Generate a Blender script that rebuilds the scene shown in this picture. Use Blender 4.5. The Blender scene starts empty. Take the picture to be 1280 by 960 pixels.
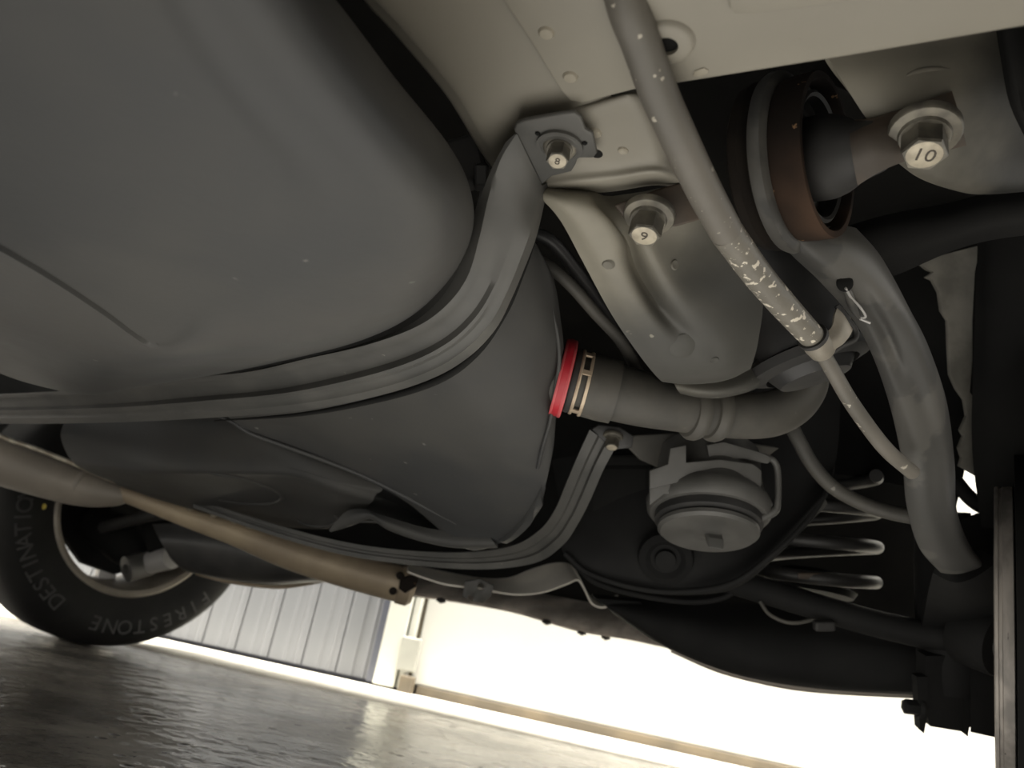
import bpy, bmesh, math, random
from mathutils import Vector, Matrix
from mathutils.bvhtree import BVHTree
random.seed(7)
sc = bpy.context.scene
COL = sc.collection
# ---------------------------------------------------------------- camera
CAMZ = 0.20                       # lens 20 cm above the floor, under the car
PITCH, ROLL, FPX = math.radians(18), math.radians(11.5), 960.0
cr, sr, cp, sp = math.cos(ROLL), math.sin(ROLL), math.cos(PITCH), math.sin(PITCH)
FWD = Vector((0, cp, sp))
_u0 = Vector((0, -sp, cp)); _r0 = Vector((1, 0, 0))
RIGHT = _r0 * cr + _u0 * sr
UP = -_r0 * sr + _u0 * cr
CAM = Vector((0, 0, CAMZ))
cam_d = bpy.data.cameras.new('camera'); cam = bpy.data.objects.new('camera', cam_d); COL.objects.link(cam)
cam_d.sensor_width = 36; cam_d.lens = 36 * FPX / 1280; cam_d.clip_start = 0.02
m3 = Matrix((RIGHT, UP, -FWD)).transposed()
cam.matrix_world = Matrix.Translation(CAM) @ m3.to_4x4()
cam_d.dof.use_dof = True; cam_d.dof.focus_distance = 0.55; cam_d.dof.aperture_fstop = 9
sc.camera = cam
# ---------------------------------------------------------------- world, lamps, exposure
w = bpy.data.worlds.new('world'); sc.world = w; w.use_nodes = True
w.node_tree.nodes['Background'].inputs[0].default_value = (1.0, 0.97, 0.9, 1)
w.node_tree.nodes['Background'].inputs[1].default_value = 0.8
def area(name, loc, target, sx, sy, power, col=(1, .96, .88)):
    l = bpy.data.lights.new(name, 'AREA'); l.shape = 'RECTANGLE'; l.size = sx; l.size_y = sy
    l.energy = power; l.color = col
    o = bpy.data.objects.new(name, l); COL.objects.link(o)
    o.location = loc; o.rotation_euler = (Vector(target) - Vector(loc)).to_track_quat('-Z', 'Y').to_euler()
    return o
area('front_fill_light', (0.5, -3.4, 1.1), (0.1, 0.5, 0.3), 4.0, 2.0, 22)  # added fill light behind the camera, no such opening in view
area('underbody_fill_light', (0.07, 0.41, 0.03), (0.07, 0.43, 0.6), 0.8, 0.7, 1.45)  # added up-facing fill light out of view, brightens the underbody
area('wall_fill_light', (-0.1, 1.84, 2.4), (-0.02, 2.28, 0.15), 5.0, 0.4, 250)  # added light strip out of view, brightens wall, door and floor evenly
sc.view_settings.view_transform = 'Standard'; sc.view_settings.look = 'None'
sc.view_settings.exposure = 1.0; sc.view_settings.gamma = 1.0
sc.view_settings.use_curve_mapping = False
# ---------------------------------------------------------------- helpers
def P(x, y, d):                    # a point seen at photo pixel x, y at depth d metres
    return CAM + (RIGHT * ((x - 640) / FPX) + UP * ((480 - y) / FPX) + FWD) * d
def H(x, y, h):                    # the same on the level plane h metres above the lens
    r = RIGHT * ((x - 640) / FPX) + UP * ((480 - y) / FPX) + FWD
    return CAM + r * (h / r.z)
def PL(seq): return [P(*t) for t in seq]
def PX(d): return d / FPX          # metres per pixel at depth d
LAT = Vector((0.74, -0.67, 0)).normalized()     # across the car, towards its near side
REAR = Vector((0.67, 0.74, 0)).normalized()     # towards the car's tail
ZUP = Vector((0, 0, 1))

WORLDLOC = {}
SURF = {}
def hit(o, x, y):                  # point and outward normal where the photo's ray through x, y meets an object
    v, f = SURF[o.name]; t = BVHTree.FromPolygons(v, f)
    dr = (P(x, y, 1) - CAM).normalized()
    c, n, _, _ = t.ray_cast(CAM, dr)
    if c is None: c, n, _, _ = t.find_nearest(P(x, y, .5))
    if n.dot(dr) > 0: n = -n
    return c, n
def thing(name, label, cat, loc, group=None):
    o = bpy.data.objects.new(name, None); COL.objects.link(o)
    o.empty_display_size = 0.05; o.location = loc; WORLDLOC[o.name] = Vector(loc)
    o['label'] = label; o['category'] = cat
    if group: o['group'] = group
    return o
def link(name, verts, faces, mat, parent=None, smooth=True, label=None, mods=(), kind=None):
    me = bpy.data.meshes.new(name)
    c = sum(verts, Vector()) / len(verts)
    me.from_pydata([v - c for v in verts], [], faces)
    bm = bmesh.new(); bm.from_mesh(me); bmesh.ops.recalc_face_normals(bm, faces=bm.faces) if kind != 'open' else None
    bm.to_mesh(me); bm.free()
    for p in me.polygons: p.use_smooth = smooth
    me.materials.append(mat)
    o = bpy.data.objects.new(name, me); COL.objects.link(o)
    WORLDLOC[o.name] = c.copy(); SURF[o.name] = (verts, faces)
    if parent is not None:
        o.parent = parent; o.location = c - WORLDLOC[parent.name]
    else: o.location = c
    if label: o['label'] = label
    for mname, kw in mods:
        md = o.modifiers.new(mname.lower(), mname)
        for k, v in kw.items(): setattr(md, k, v)
    return o
def auto(o, ang=35):
    md = o.modifiers.new('edge split', 'EDGE_SPLIT'); md.split_angle = math.radians(ang); return o
def tag(o, label, cat, group=None):
    o['label'] = label; o['category'] = cat
    if group: o['group'] = group
    return o
def cr_pt(p0, p1, p2, p3, t):
    return 0.5 * ((2 * p1) + (p2 - p0) * t + (2 * p0 - 5 * p1 + 4 * p2 - p3) * t * t + (3 * p1 - p0 - 3 * p2 + p3) * t ** 3)
def spline(pts, n, closed=False):
    out = []; L = len(pts)
    if L < 3 and not closed:
        for i in range(L - 1):
            for k in range(n): out.append(pts[i].lerp(pts[i + 1], k / n))
        return out + [pts[-1].copy()]
    for i in range(L if closed else L - 1):
        if closed: a, b, c, d = (pts[(i + j - 1) % L] for j in range(4))
        else:
            b, c = pts[i], pts[i + 1]
            a = pts[i - 1] if i > 0 else b * 2 - c
            d = pts[i + 2] if i + 2 < L else c * 2 - b
        for k in range(n): out.append(cr_pt(a, b, c, d, k / n))
    if not closed: out.append(pts[-1].copy())
    return out
def grid(name, rows, mat, parent=None, nu=5, nv=5, th=0.004, label=None, closed=False):
    """smooth sheet through a grid of points, given thickness th on the side away from the lens"""
    R = [spline(r, nu, closed) for r in rows]
    cols = list(zip(*R)); C = [spline(list(c), nv) for c in cols]
    nr, nc = len(C[0]), len(C)
    V = [C[j][i] for i in range(nr) for j in range(nc)]
    F = []
    for i in range(nr - 1):
        for j in range(nc if closed else nc - 1):
            k = (j + 1) % nc
            F.append((i * nc + j, i * nc + k, (i + 1) * nc + k, (i + 1) * nc + j))
    if th:
        # vertex normals, oriented towards the lens on average
        N = [Vector() for _ in V]
        s = 0
        for f in F:
            n = (V[f[2]] - V[f[0]]).cross(V[f[3]] - V[f[1]])
            for q in f: N[q] += n
            s += n.dot(CAM - V[f[0]])
        sg = 1 if s > 0 else -1
        n0 = len(V)
        V2 = [v - (nn.normalized() if nn.length > 0 else Vector()) * sg * th for v, nn in zip(V, N)]
        F2 = [tuple(q + n0 for q in reversed(f)) for f in F]
        B = []
        def strip(ix):
            for a, b in zip(ix, ix[1:]): B.append((a, b, b + n0, a + n0))
        strip([j for j in range(nc)] + ([0] if closed else [])); strip([(nr - 1) * nc + j for j in range(nc)] + ([(nr - 1) * nc] if closed else []))
        if not closed:
            strip([i * nc for i in range(nr)]); strip([i * nc + nc - 1 for i in range(nr)])
        V = V + V2; F = F + F2 + B
    o = link(name, V, F, mat, parent, True, label)
    if th: auto(o, 60)
    return o
def frames(pts):
    T = []
    for i in range(len(pts)):
        a = pts[max(0, i - 1)]; b = pts[min(len(pts) - 1, i + 1)]; T.append((b - a).normalized())
    n = T[0].orthogonal().normalized(); out = []
    for t in T:
        n = (n - t * n.dot(t)).normalized(); out.append((t, n, t.cross(n)))
    return out
def tube(name, pts, rad, mat, parent=None, seg=16, n=5, label=None, cap=True, flat=None, taper=None):
    """round bar through points; rad is one radius or one per point, in metres"""
    if not isinstance(rad, (list, tuple)): rad = [rad] * len(pts)
    Q = spline(pts, n); RR = [v.x for v in spline([Vector((r, 0, 0)) for r in rad], n)]
    fr = frames(Q); V = []; F = []
    for q, r, (t, a, b) in zip(Q, RR, fr):
        for k in range(seg):
            th = 2 * math.pi * k / seg
            off = a * math.cos(th) * r + b * math.sin(th) * r
            if flat: off -= flat[0] * off.dot(flat[0]) * (1 - flat[1])
            V.append(q + off)
    for i in range(len(Q) - 1):
        for k in range(seg):
            k2 = (k + 1) % seg
            F.append((i * seg + k, i * seg + k2, (i + 1) * seg + k2, (i + 1) * seg + k))
    if cap:
        F.append(tuple(reversed(range(seg)))); F.append(tuple((len(Q) - 1) * seg + k for k in range(seg)))
    o = link(name, V, F, mat, parent, True, label)
    auto(o, 50); return o
def lathe(name, prof, c, ax, mat, parent=None, seg=32, label=None, closed=False, scale=None, a0=0, a1=2 * math.pi):
    """profile of (radius, axial) pairs spun about axis ax through c"""
    ax = ax.normalized(); a = ax.orthogonal().normalized(); b = ax.cross(a)
    full = abs(a1 - a0 - 2 * math.pi) < 1e-6
    V = []; F = []; n = len(prof); S = seg if full else seg + 1
    for k in range(S):
        th = a0 + (a1 - a0) * k / seg
        dr = a * math.cos(th) + b * math.sin(th)
        for r, z in prof: V.append(c + dr * r + ax * z)
    for k in range(seg):
        k2 = (k + 1) % S
        for i in range(n if closed else n - 1):
            j = (i + 1) % n
            F.append((k * n + i, k2 * n + i, k2 * n + j, k * n + j))
    if not closed and full:
        if prof[0][0] > 1e-5: F.append(tuple(k * n for k in range(S)))
        if prof[-1][0] > 1e-5: F.append(tuple(k * n + n - 1 for k in reversed(range(S))))
    o = link(name, V, F, mat, parent, True, label); auto(o, 40); return o
def plate(name, pts, th, mat, parent=None, holes=(), label=None, bevel=0.0, direction=None, smooth_n=0):
    """flat plate from an outline of world points, thickness th away from the lens (or along direction)"""
    if smooth_n: pts = spline(pts, smooth_n, True)
    c = sum(pts, Vector()) / len(pts)
    n = Vector()
    for i in range(len(pts)): n += (pts[i] - c).cross(pts[(i + 1) % len(pts)] - c)
    n.normalize()
    if direction is None:
        direction = n if n.dot(c - CAM) > 0 else -n
    bm = bmesh.new()
    def loop(ps):
        vs = [bm.verts.new(p) for p in ps]
        return [bm.edges.new((vs[i], vs[(i + 1) % len(vs)])) for i in range(len(vs))]
    E = loop(pts)
    for h in holes: E += loop(h)
    bmesh.ops.triangle_fill(bm, edges=E, use_beauty=True, use_dissolve=False, normal=n)
    fs = list(bm.faces)
    r = bmesh.ops.extrude_face_region(bm, geom=fs)
    vs = [g for g in r['geom'] if isinstance(g, bmesh.types.BMVert)]
    bmesh.ops.translate(bm, verts=vs, vec=direction.normalized() * th)
    bmesh.ops.recalc_face_normals(bm, faces=bm.faces)
    bm.verts.index_update()
    V = [v.co.copy() for v in bm.verts]; F = [tuple(v.index for v in f.verts) for f in bm.faces]; bm.free()
    o = link(name, V, F, mat, parent, False, label)
    if bevel:
        md = o.modifiers.new('bevel', 'BEVEL'); md.width = bevel; md.segments = 3; md.limit_method = 'ANGLE'; md.angle_limit = math.radians(40)
        for p in o.data.polygons: p.use_smooth = True
        auto(o, 30)
    return o
def circle(c, ax, r, n=20):
    a = ax.normalized().orthogonal().normalized(); b = ax.normalized().cross(a)
    return [c + a * r * math.cos(2 * math.pi * k / n) + b * r * math.sin(2 * math.pi * k / n) for k in range(n)]
def box(name, c, ex, ey, ez, mat, parent=None, bevel=0.002, label=None):
    V = [c + ex * i + ey * j + ez * k for i in (-.5, .5) for j in (-.5, .5) for k in (-.5, .5)]
    F = [(0, 1, 3, 2), (4, 6, 7, 5), (0, 4, 5, 1), (2, 3, 7, 6), (0, 2, 6, 4), (1, 5, 7, 3)]
    o = link(name, V, F, mat, parent, False, label)
    if bevel:
        md = o.modifiers.new('bevel', 'BEVEL'); md.width = bevel; md.segments = 2
    return o
def text_mesh(name, body, size, c, xdir, ydir, mat, parent, depth=0.0004, label=None):
    cu = bpy.data.curves.new(name, 'FONT'); cu.body = body; cu.size = size; cu.extrude = depth
    cu.align_x = 'CENTER'; cu.align_y = 'CENTER'; cu.resolution_u = 3
    t = bpy.data.objects.new(name + '_source', cu); COL.objects.link(t)
    bpy.context.view_layer.update()
    me = bpy.data.meshes.new_from_object(t.evaluated_get(bpy.context.evaluated_depsgraph_get()))
    bpy.data.objects.remove(t); bpy.data.curves.remove(cu)
    x = xdir.normalized(); z = x.cross(ydir).normalized(); y = z.cross(x)
    V = [c + x * v.co.x + y * v.co.y + z * v.co.z for v in me.vertices]
    F = [tuple(p.vertices) for p in me.polygons]
    bpy.data.meshes.remove(me)
    return link(name, V, F, mat, parent, False, label)
def bolt(parent, c, ax, rf, rh, hh, text=None, mat=None, face=None, tx=None, washer=True):
    """flanged hex bolt, ax points out of the surface towards its head"""
    mat = mat or M['bolt']; ax = ax.normalized()
    b = lathe('bolt', [(0, -rf * .1), (rf, -rf * .1), (rf, rf * .12), (rf * .96, rf * .18), (rh * 1.15, rf * .24), (rh * 1.08, rf * .34), (0, rf * .34)], c, ax, mat, parent, 28)
    a = ax.orthogonal().normalized(); q = ax.cross(a); V = []; z0, z1 = rf * .3, hh
    prof = [(1.0, z0), (1.0, z1 * .93), (.93, z1)]
    for s, z in prof:
        for k in range(6): V.append(c + (a * math.cos(k * math.pi / 3) + q * math.sin(k * math.pi / 3)) * rh * s + ax * z)
    F = [tuple(range(5, -1, -1)), tuple(range(12, 18))]
    for r in range(2):
        for k in range(6): F.append((r * 6 + k, r * 6 + (k + 1) % 6, r * 6 + 6 + (k + 1) % 6, r * 6 + 6 + k))
    link('hex_head', V, F, mat, b, False)
    lathe('head_face', [(0, z1 + rh * .03), (rh * .72, z1 + rh * .03), (rh * .82, z1 - rh * .04)], c, ax, face or M['bolt_face'], b, 24, label=None if face else 'pale top of the bolt head')
    if text:
        xd = tx or RIGHT; xd = (xd - ax * xd.dot(ax)).normalized(); text_mesh('stamped_number', text, rh * 1.0, c + ax * (z1 + rh * .035), xd, ax.cross(xd), M['dark_print'], b, 0.0002, 'dark number stamped on the bolt head')
    return b
# ---------------------------------------------------------------- materials
M = {}
def mat(key, c1, c2=None, rough=.5, metal=0.0, scale=12, detail=5, lo=.35, hi=.65, bump=0.0, bscale=60, speck=None, sscale=90, sthr=.72, spec=.5, rvar=0.0, stretch=None, grime_shade=None):
    m = bpy.data.materials.new(key); m.use_nodes = True; nt = m.node_tree; N = nt.nodes; L = nt.links
    b = N['Principled BSDF']; b.inputs['Roughness'].default_value = rough; b.inputs['Metallic'].default_value = metal
    b.inputs['Specular IOR Level'].default_value = spec
    tc = N.new('ShaderNodeTexCoord'); src = tc.outputs['Object']
    if stretch:
        mp = N.new('ShaderNodeMapping'); mp.inputs['Scale'].default_value = stretch; L.new(src, mp.inputs[0]); src = mp.outputs[0]
    def noise(s, d=detail):
        n = N.new('ShaderNodeTexNoise'); n.inputs['Scale'].default_value = s; n.inputs['Detail'].default_value = d; L.new(src, n.inputs['Vector']); return n
    def rng(sock, a, z, o0=0, o1=1):
        r = N.new('ShaderNodeMapRange'); r.interpolation_type = 'SMOOTHSTEP'
        for i, v in zip((1, 2, 3, 4), (a, z, o0, o1)): r.inputs[i].default_value = v
        L.new(sock, r.inputs[0]); return r.outputs[0]
    def mix(f, a, z):
        x = N.new('ShaderNodeMix'); x.data_type = 'RGBA'; L.new(f, x.inputs[0])
        for s, v in ((6, a), (7, z)):
            if isinstance(v, tuple): x.inputs[s].default_value = (*v, 1)
            else: L.new(v, x.inputs[s])
        return x.outputs[2]
    col = c1
    if c2:
        nz = noise(scale); f = rng(nz.outputs['Fac'], lo, hi); col = mix(f, c1, c2)
        if rvar:
            L.new(rng(nz.outputs['Fac'], lo, hi, rough - rvar, rough + rvar), b.inputs['Roughness'])
    if grime_shade:                      # dirt and painted shade, darker along a direction of the thing itself
        gv, g0, g1, gc = grime_shade
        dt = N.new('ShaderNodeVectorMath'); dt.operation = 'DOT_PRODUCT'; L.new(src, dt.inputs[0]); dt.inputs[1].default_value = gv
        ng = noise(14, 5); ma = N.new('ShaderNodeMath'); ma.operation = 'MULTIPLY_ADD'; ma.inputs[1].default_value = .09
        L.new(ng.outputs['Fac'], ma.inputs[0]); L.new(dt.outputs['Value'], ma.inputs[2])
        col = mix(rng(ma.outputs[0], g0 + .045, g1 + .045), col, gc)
    if speck:
        col = mix(rng(noise(sscale, 3).outputs['Fac'], sthr, sthr + .04), col, speck)
    if isinstance(col, tuple): b.inputs['Base Color'].default_value = (*col, 1)
    else: L.new(col, b.inputs['Base Color'])
    if bump:
        bp = N.new('ShaderNodeBump'); bp.inputs['Strength'].default_value = bump; bp.inputs['Distance'].default_value = .002
        L.new(noise(bscale, 6).outputs['Fac'], bp.inputs['Height']); L.new(bp.outputs[0], b.inputs['Normal'])
    M[key] = m; return m
mat('tank', (.038, .039, .04), (.055, .054, .051), rough=.58, spec=.35, scale=7, bump=.06, bscale=140, speck=(.15, .148, .138), sscale=75, sthr=.735, rvar=.06)
mat('strap', (.055, .055, .052), (.082, .08, .074), rough=.5, scale=14, bump=.06, bscale=160, speck=(.2, .19, .17), sscale=120, sthr=.74)
mat('beige', (.255, .238, .198), (.222, .207, .173), rough=.5, scale=6, bump=.05, bscale=150, speck=(.12, .1, .08), sscale=110, sthr=.74)
mat('beige_dirt_shade', (.26, .242, .195), (.2, .187, .152), grime_shade=(tuple(REAR), -.085, .02, (.045, .044, .039)), rough=.55, scale=11, bump=.1, bscale=90, speck=(.2, .19, .155), sscale=70, sthr=.7)  # dirt and the shade of the lower end, both put into the colour
mat('beige_grime_shade', (.27, .25, .203), (.2, .187, .154), grime_shade=(tuple((LAT * .8 + REAR * .6).normalized()), -.04, .055, (.012, .012, .0105)), rough=.6, scale=6, lo=.4, hi=.62, bump=.1, bscale=90)  # dirty paint, with shade to the lower right painted in
mat('dirt_shade_spot', (.055, .054, .047), (.045, .044, .039), rough=.6)  # same dirt and painted-shade tone as the box section's lower end
mat('dull_spot', (.15, .141, .115), (.12, .113, .093), rough=.6)
mat('beige_spot', (.3, .275, .22), (.26, .235, .185), rough=.5)
mat('black_paint', (.022, .022, .023), (.038, .037, .036), rough=.45, scale=16, bump=.06, bscale=120)
mat('arm_paint', (.055, .054, .051), (.085, .082, .075), rough=.5, scale=13, lo=.52, hi=.56, bump=.04, bscale=120, speck=(.075, .072, .065), sscale=22, sthr=.68)
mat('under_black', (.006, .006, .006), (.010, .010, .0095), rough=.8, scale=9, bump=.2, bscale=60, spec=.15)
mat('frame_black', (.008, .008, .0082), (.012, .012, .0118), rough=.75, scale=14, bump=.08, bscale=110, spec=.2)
mat('tray', (.6, .54, .48), (.26, .235, .21), rough=.9, scale=12, bump=.4, bscale=60)
mat('hanger', (.8, .76, .68), (.65, .62, .56), rough=.5, scale=14)
mat('rubber', (.014, .014, .014), (.024, .023, .022), rough=.62, scale=20, bump=.08, bscale=160)
mat('tyre', (.0085, .0083, .008), (.014, .0137, .013), spec=.2, rough=.7, scale=8, bump=.1, bscale=120)
mat('tyre_letter', (.022, .022, .0215), rough=.55)
mat('hose', (.05, .048, .043), (.075, .07, .06), rough=.6, scale=18, bump=.1, bscale=130, speck=(.2, .19, .165), sscale=70, sthr=.72)
mat('rust', (.075, .045, .03), (.05, .032, .023), grime_shade=(tuple(ZUP), -.075, .0, (.014, .011, .0095)), spec=.12, rough=.85, scale=22, bump=.2, bscale=140, speck=(.22, .13, .07), sscale=120, sthr=.7)  # rust, with the shade on the ring's top put into the colour
mat('rust_dark', (.02, .016, .013), (.012, .0105, .0095), spec=.12, rough=.85, scale=22, bump=.15, bscale=140)
mat('bracket_brown', (.085, .06, .041), (.05, .041, .033), rough=.65, scale=22, bump=.1, bscale=140)
mat('cable', (.135, .124, .106), (.1, .093, .08), rough=.5, scale=16, bump=.06, bscale=130, speck=(.4, .37, .31), sscale=150, sthr=.66)
mat('cable_chalky', (.16, .148, .124), (.14, .13, .11), rough=.45, scale=30, bump=.35, bscale=190, speck=(.6, .55, .46), sscale=210, sthr=.6)
mat('clamp_metal', (.33, .3, .25), (.22, .2, .165), rough=.5, metal=.25, scale=40, bump=.15, bscale=150)
mat('bolt', (.2, .185, .15), (.1, .093, .078), rough=.45, metal=.45, scale=60, bump=.15, bscale=200)
mat('bolt_face', (.5, .45, .35), (.36, .32, .25), rough=.45, metal=.2, scale=120, bump=.1, bscale=300)  # bolt head tops, paler than the sides
mat('dark_print', (.06, .05, .04), rough=.7)
mat('red', (.42, .018, .03), (.3, .012, .022), rough=.4, scale=30)
mat('red_edge', (.55, .09, .1), (.45, .06, .07), rough=.4, scale=30)
mat('clip', (.52, .42, .31), (.42, .33, .24), rough=.4, metal=.45, scale=40)
mat('exhaust', (.42, .34, .235), (.28, .225, .16), rough=.5, metal=.15, scale=9, bump=.08, bscale=90)
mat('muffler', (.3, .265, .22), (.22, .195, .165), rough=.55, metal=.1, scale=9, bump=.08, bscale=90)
mat('weld', (.5, .46, .37), (.3, .26, .2), rough=.4, metal=.4, scale=60, bump=.3, bscale=120)
mat('alloy', (.3, .27, .23), (.2, .18, .15), rough=.45, metal=.4, scale=14)
mat('silver', (.5, .49, .48), (.4, .39, .38), rough=.4, metal=.2, scale=14)
mat('steel_worn', (.34, .31, .28), (.2, .185, .17), rough=.55, metal=.3, scale=24, bump=.25, bscale=70, speck=(.05, .045, .04), sscale=60, sthr=.72, stretch=(3, 3, .6))
mat('grey_bracket', (.085, .083, .078), (.06, .059, .055), rough=.5, scale=20)
mat('felt', (.2, .19, .165), (.12, .115, .1), rough=.9, scale=25, bump=.4, bscale=110)
mat('siding', (.2, .206, .218), (.178, .184, .195), rough=.5, scale=3, stretch=(4, 4, .3))
mat('siding_dark', (.09, .095, .12), rough=.5)
mat('white_paint', (.55, .55, .5), (.48, .48, .43), rough=.5, scale=3)
mat('pivot_grey', (.36, .36, .32), (.3, .3, .27), rough=.5, scale=9)
mat('door_white', (.56, .555, .52), (.52, .515, .482), rough=.5, scale=2, speck=(.45, .44, .4), sscale=9, sthr=.72)
mat('lit_concrete', (.88, .84, .74), (.8, .76, .66), rough=.7, scale=9, bump=.1, bscale=40)
mat('brown_trim', (.14, .112, .075), (.09, .074, .052), rough=.6, scale=9)
mat('yellow', (.6, .48, .08), rough=.6)
mat('spring', (.018, .0175, .017), (.022, .021, .02), rough=.5, scale=20)
# ---------------------------------------------------------------- setting
def kind(o): o['kind'] = 'structure'; return o
# wet dark asphalt floor
m = mat('floor_wet', (.36, .333, .295), (.18, .168, .15), rough=.3, scale=7, bump=.0, spec=.9, speck=(.018, .017, .015), sscale=75, sthr=.66)
nt = m.node_tree; N = nt.nodes; L = nt.links; b = N['Principled BSDF']
tc = N.new('ShaderNodeTexCoord')
n1 = N.new('ShaderNodeTexNoise'); n1.inputs['Scale'].default_value = 3.2; n1.inputs['Detail'].default_value = 6
n2 = N.new('ShaderNodeTexNoise'); n2.inputs['Scale'].default_value = 75; n2.inputs['Detail'].default_value = 4
n3 = N.new('ShaderNodeTexVoronoi'); n3.inputs['Scale'].default_value = 48
for n in (n1, n2, n3): L.new(tc.outputs['Object'], n.inputs['Vector'])
r = N.new('ShaderNodeMapRange'); r.inputs[1].default_value = .38; r.inputs[2].default_value = .62; r.inputs[3].default_value = .07; r.inputs[4].default_value = .26
L.new(n1.outputs['Fac'], r.inputs[0]); L.new(r.outputs[0], b.inputs['Roughness'])
n3.inputs['Scale'].default_value = 30; n2.inputs['Scale'].default_value = 26
pit = N.new('ShaderNodeMapRange'); pit.inputs[1].default_value = .1; pit.inputs[2].default_value = .42; L.new(n3.outputs['Distance'], pit.inputs[0])
old = b.inputs['Base Color'].links[0].from_socket
pm = N.new('ShaderNodeMapRange'); pm.inputs[1].default_value = .12; pm.inputs[2].default_value = .26; L.new(n3.outputs['Distance'], pm.inputs[0])
gate = N.new('ShaderNodeMapRange'); gate.inputs[1].default_value = .5; gate.inputs[2].default_value = .58; gate.inputs[3].default_value = 1; gate.inputs[4].default_value = 0; L.new(n3.outputs['Color'], gate.inputs[0])
mx = N.new('ShaderNodeMath'); mx.operation = 'MAXIMUM'; L.new(pm.outputs[0], mx.inputs[0]); L.new(gate.outputs[0], mx.inputs[1])
cm = N.new('ShaderNodeMix'); cm.data_type = 'RGBA'; L.new(mx.outputs[0], cm.inputs[0]); cm.inputs[6].default_value = (.012, .011, .01, 1); L.new(old, cm.inputs[7]); L.new(cm.outputs[2], b.inputs['Base Color'])
ad = N.new('ShaderNodeMath'); ad.operation = 'MULTIPLY_ADD'; ad.inputs[1].default_value = .8; L.new(mx.outputs[0], ad.inputs[0]); L.new(n2.outputs['Fac'], ad.inputs[2])
bp = N.new('ShaderNodeBump'); bp.inputs['Strength'].default_value = .7; bp.inputs['Distance'].default_value = .007
L.new(ad.outputs[0], bp.inputs['Height']); L.new(bp.outputs[0], b.inputs['Normal'])
kind(link('floor', [Vector(v) for v in ((-6, -6, 0), (6, -6, 0), (6, 4.5, 0), (-6, 4.5, 0), (-6, -6, -.05), (6, -6, -.05), (6, 4.5, -.05), (-6, 4.5, -.05))],
     [(0, 1, 2, 3), (7, 6, 5, 4), (0, 4, 5, 1), (1, 5, 6, 2), (2, 6, 7, 3), (3, 7, 4, 0)], M['floor_wet'], None, False))
wa = H(460, 858, -CAMZ); wb = H(930, 962, -CAMZ)
WD = (wb - wa); WD.z = 0; WD.normalize()             # along the back wall, to the right
WN = Vector((WD.y, -WD.x, 0)).normalized()
if WN.dot(CAM - wa) < 0: WN = -WN                    # out of the wall towards the car
def W(s, out, z): return Vector((wa.x, wa.y, 0)) + WD * s + WN * out + ZUP * z
def wbox(name, s0, s1, o0, o1, z0, z1, mt, parent=None, bevel=.004):
    return box(name, (W(s0, o0, z0) + W(s1, o1, z1)) / 2, WD * (s1 - s0), WN * (o1 - o0), ZUP * (z1 - z0), mt, parent, bevel)
wall = kind(wbox('wall_back', -3.2, 3.6, -.16, -.06, 0, 2.6, M['siding_dark'], None, 0))
# ribbed metal sheets, each a piece of the wall
SW = .105
for i in range(26):
    s1 = -.012 - i * SW; s0 = s1 - SW + .004
    prof = [(s0, 0), (s0 + .006, .004), (s0 + .046, .004), (s0 + .052, .0), (s0 + .075, .0), (s0 + .078, .0025), (s0 + .083, .0025), (s0 + .086, 0), (s1, 0)]
    V = [W(s, o - .035, z) for z in (.015, 2.5) for s, o in prof] + [W(s, -.056, z) for z in (.015, 2.5) for s in (s0, s1)]
    n = len(prof); F = [(k, k + 1, n + k + 1, n + k) for k in range(n - 1)]
    q = 2 * n; F += [(q, q + 2, q + 3, q + 1), (0, n, q + 2, q), (n - 1, q + 1, q + 3, 2 * n - 1), tuple(range(n)) + (q + 1, q), tuple(range(2 * n - 1, n - 1, -1)) + (q + 2, q + 3)]
    link('siding_sheet', V, F, M['siding'], wall, False)
post = kind(wbox('trim_1', .012, .075, -.06, .015, .012, 2.4, M['white_paint']))
wbox('edge_bead', -.012, .012, -.055, -.005, .012, 2.4, M['siding_dark'], post, .002)
wbox('frame_strip', .08, .1, -.06, .006, .012, 2.4, M['white_paint'], post, .003)
wbox('gap_strip', .1, .11, -.06, -.02, .012, 2.4, M['brown_trim'], post, .0)
hinge = wbox('pivot_bracket', .07, .125, .0, .02, .06, .15, M['pivot_grey'], post, .004)
wbox('pivot_foot', .09, .13, .0, .03, .0, .05, M['brown_trim'], post, .004)
door = kind(wbox('door_1', .112, 3.2, -.055, -.012, .03, 2.35, M['door_white'], None, .004))
kind(wbox('baseboard_back', .135, 3.4, -.055, -.002, .0, .03, M['brown_trim'], None, .003))
kind(wbox('trim_2', -3.2, 3.5, .003, .30, -.03, .006, M['lit_concrete'], None, .004))  # dry concrete strip, made paler to stand for the light on it
# ================================================================ THE CAR FROM BELOW
# ---------------------------------------------------------------- body sheet metal
body = thing('car_underbody', 'beige painted sheet metal underbody of the car above the tank and cable', 'car body', H(700, 120, .30))
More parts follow.
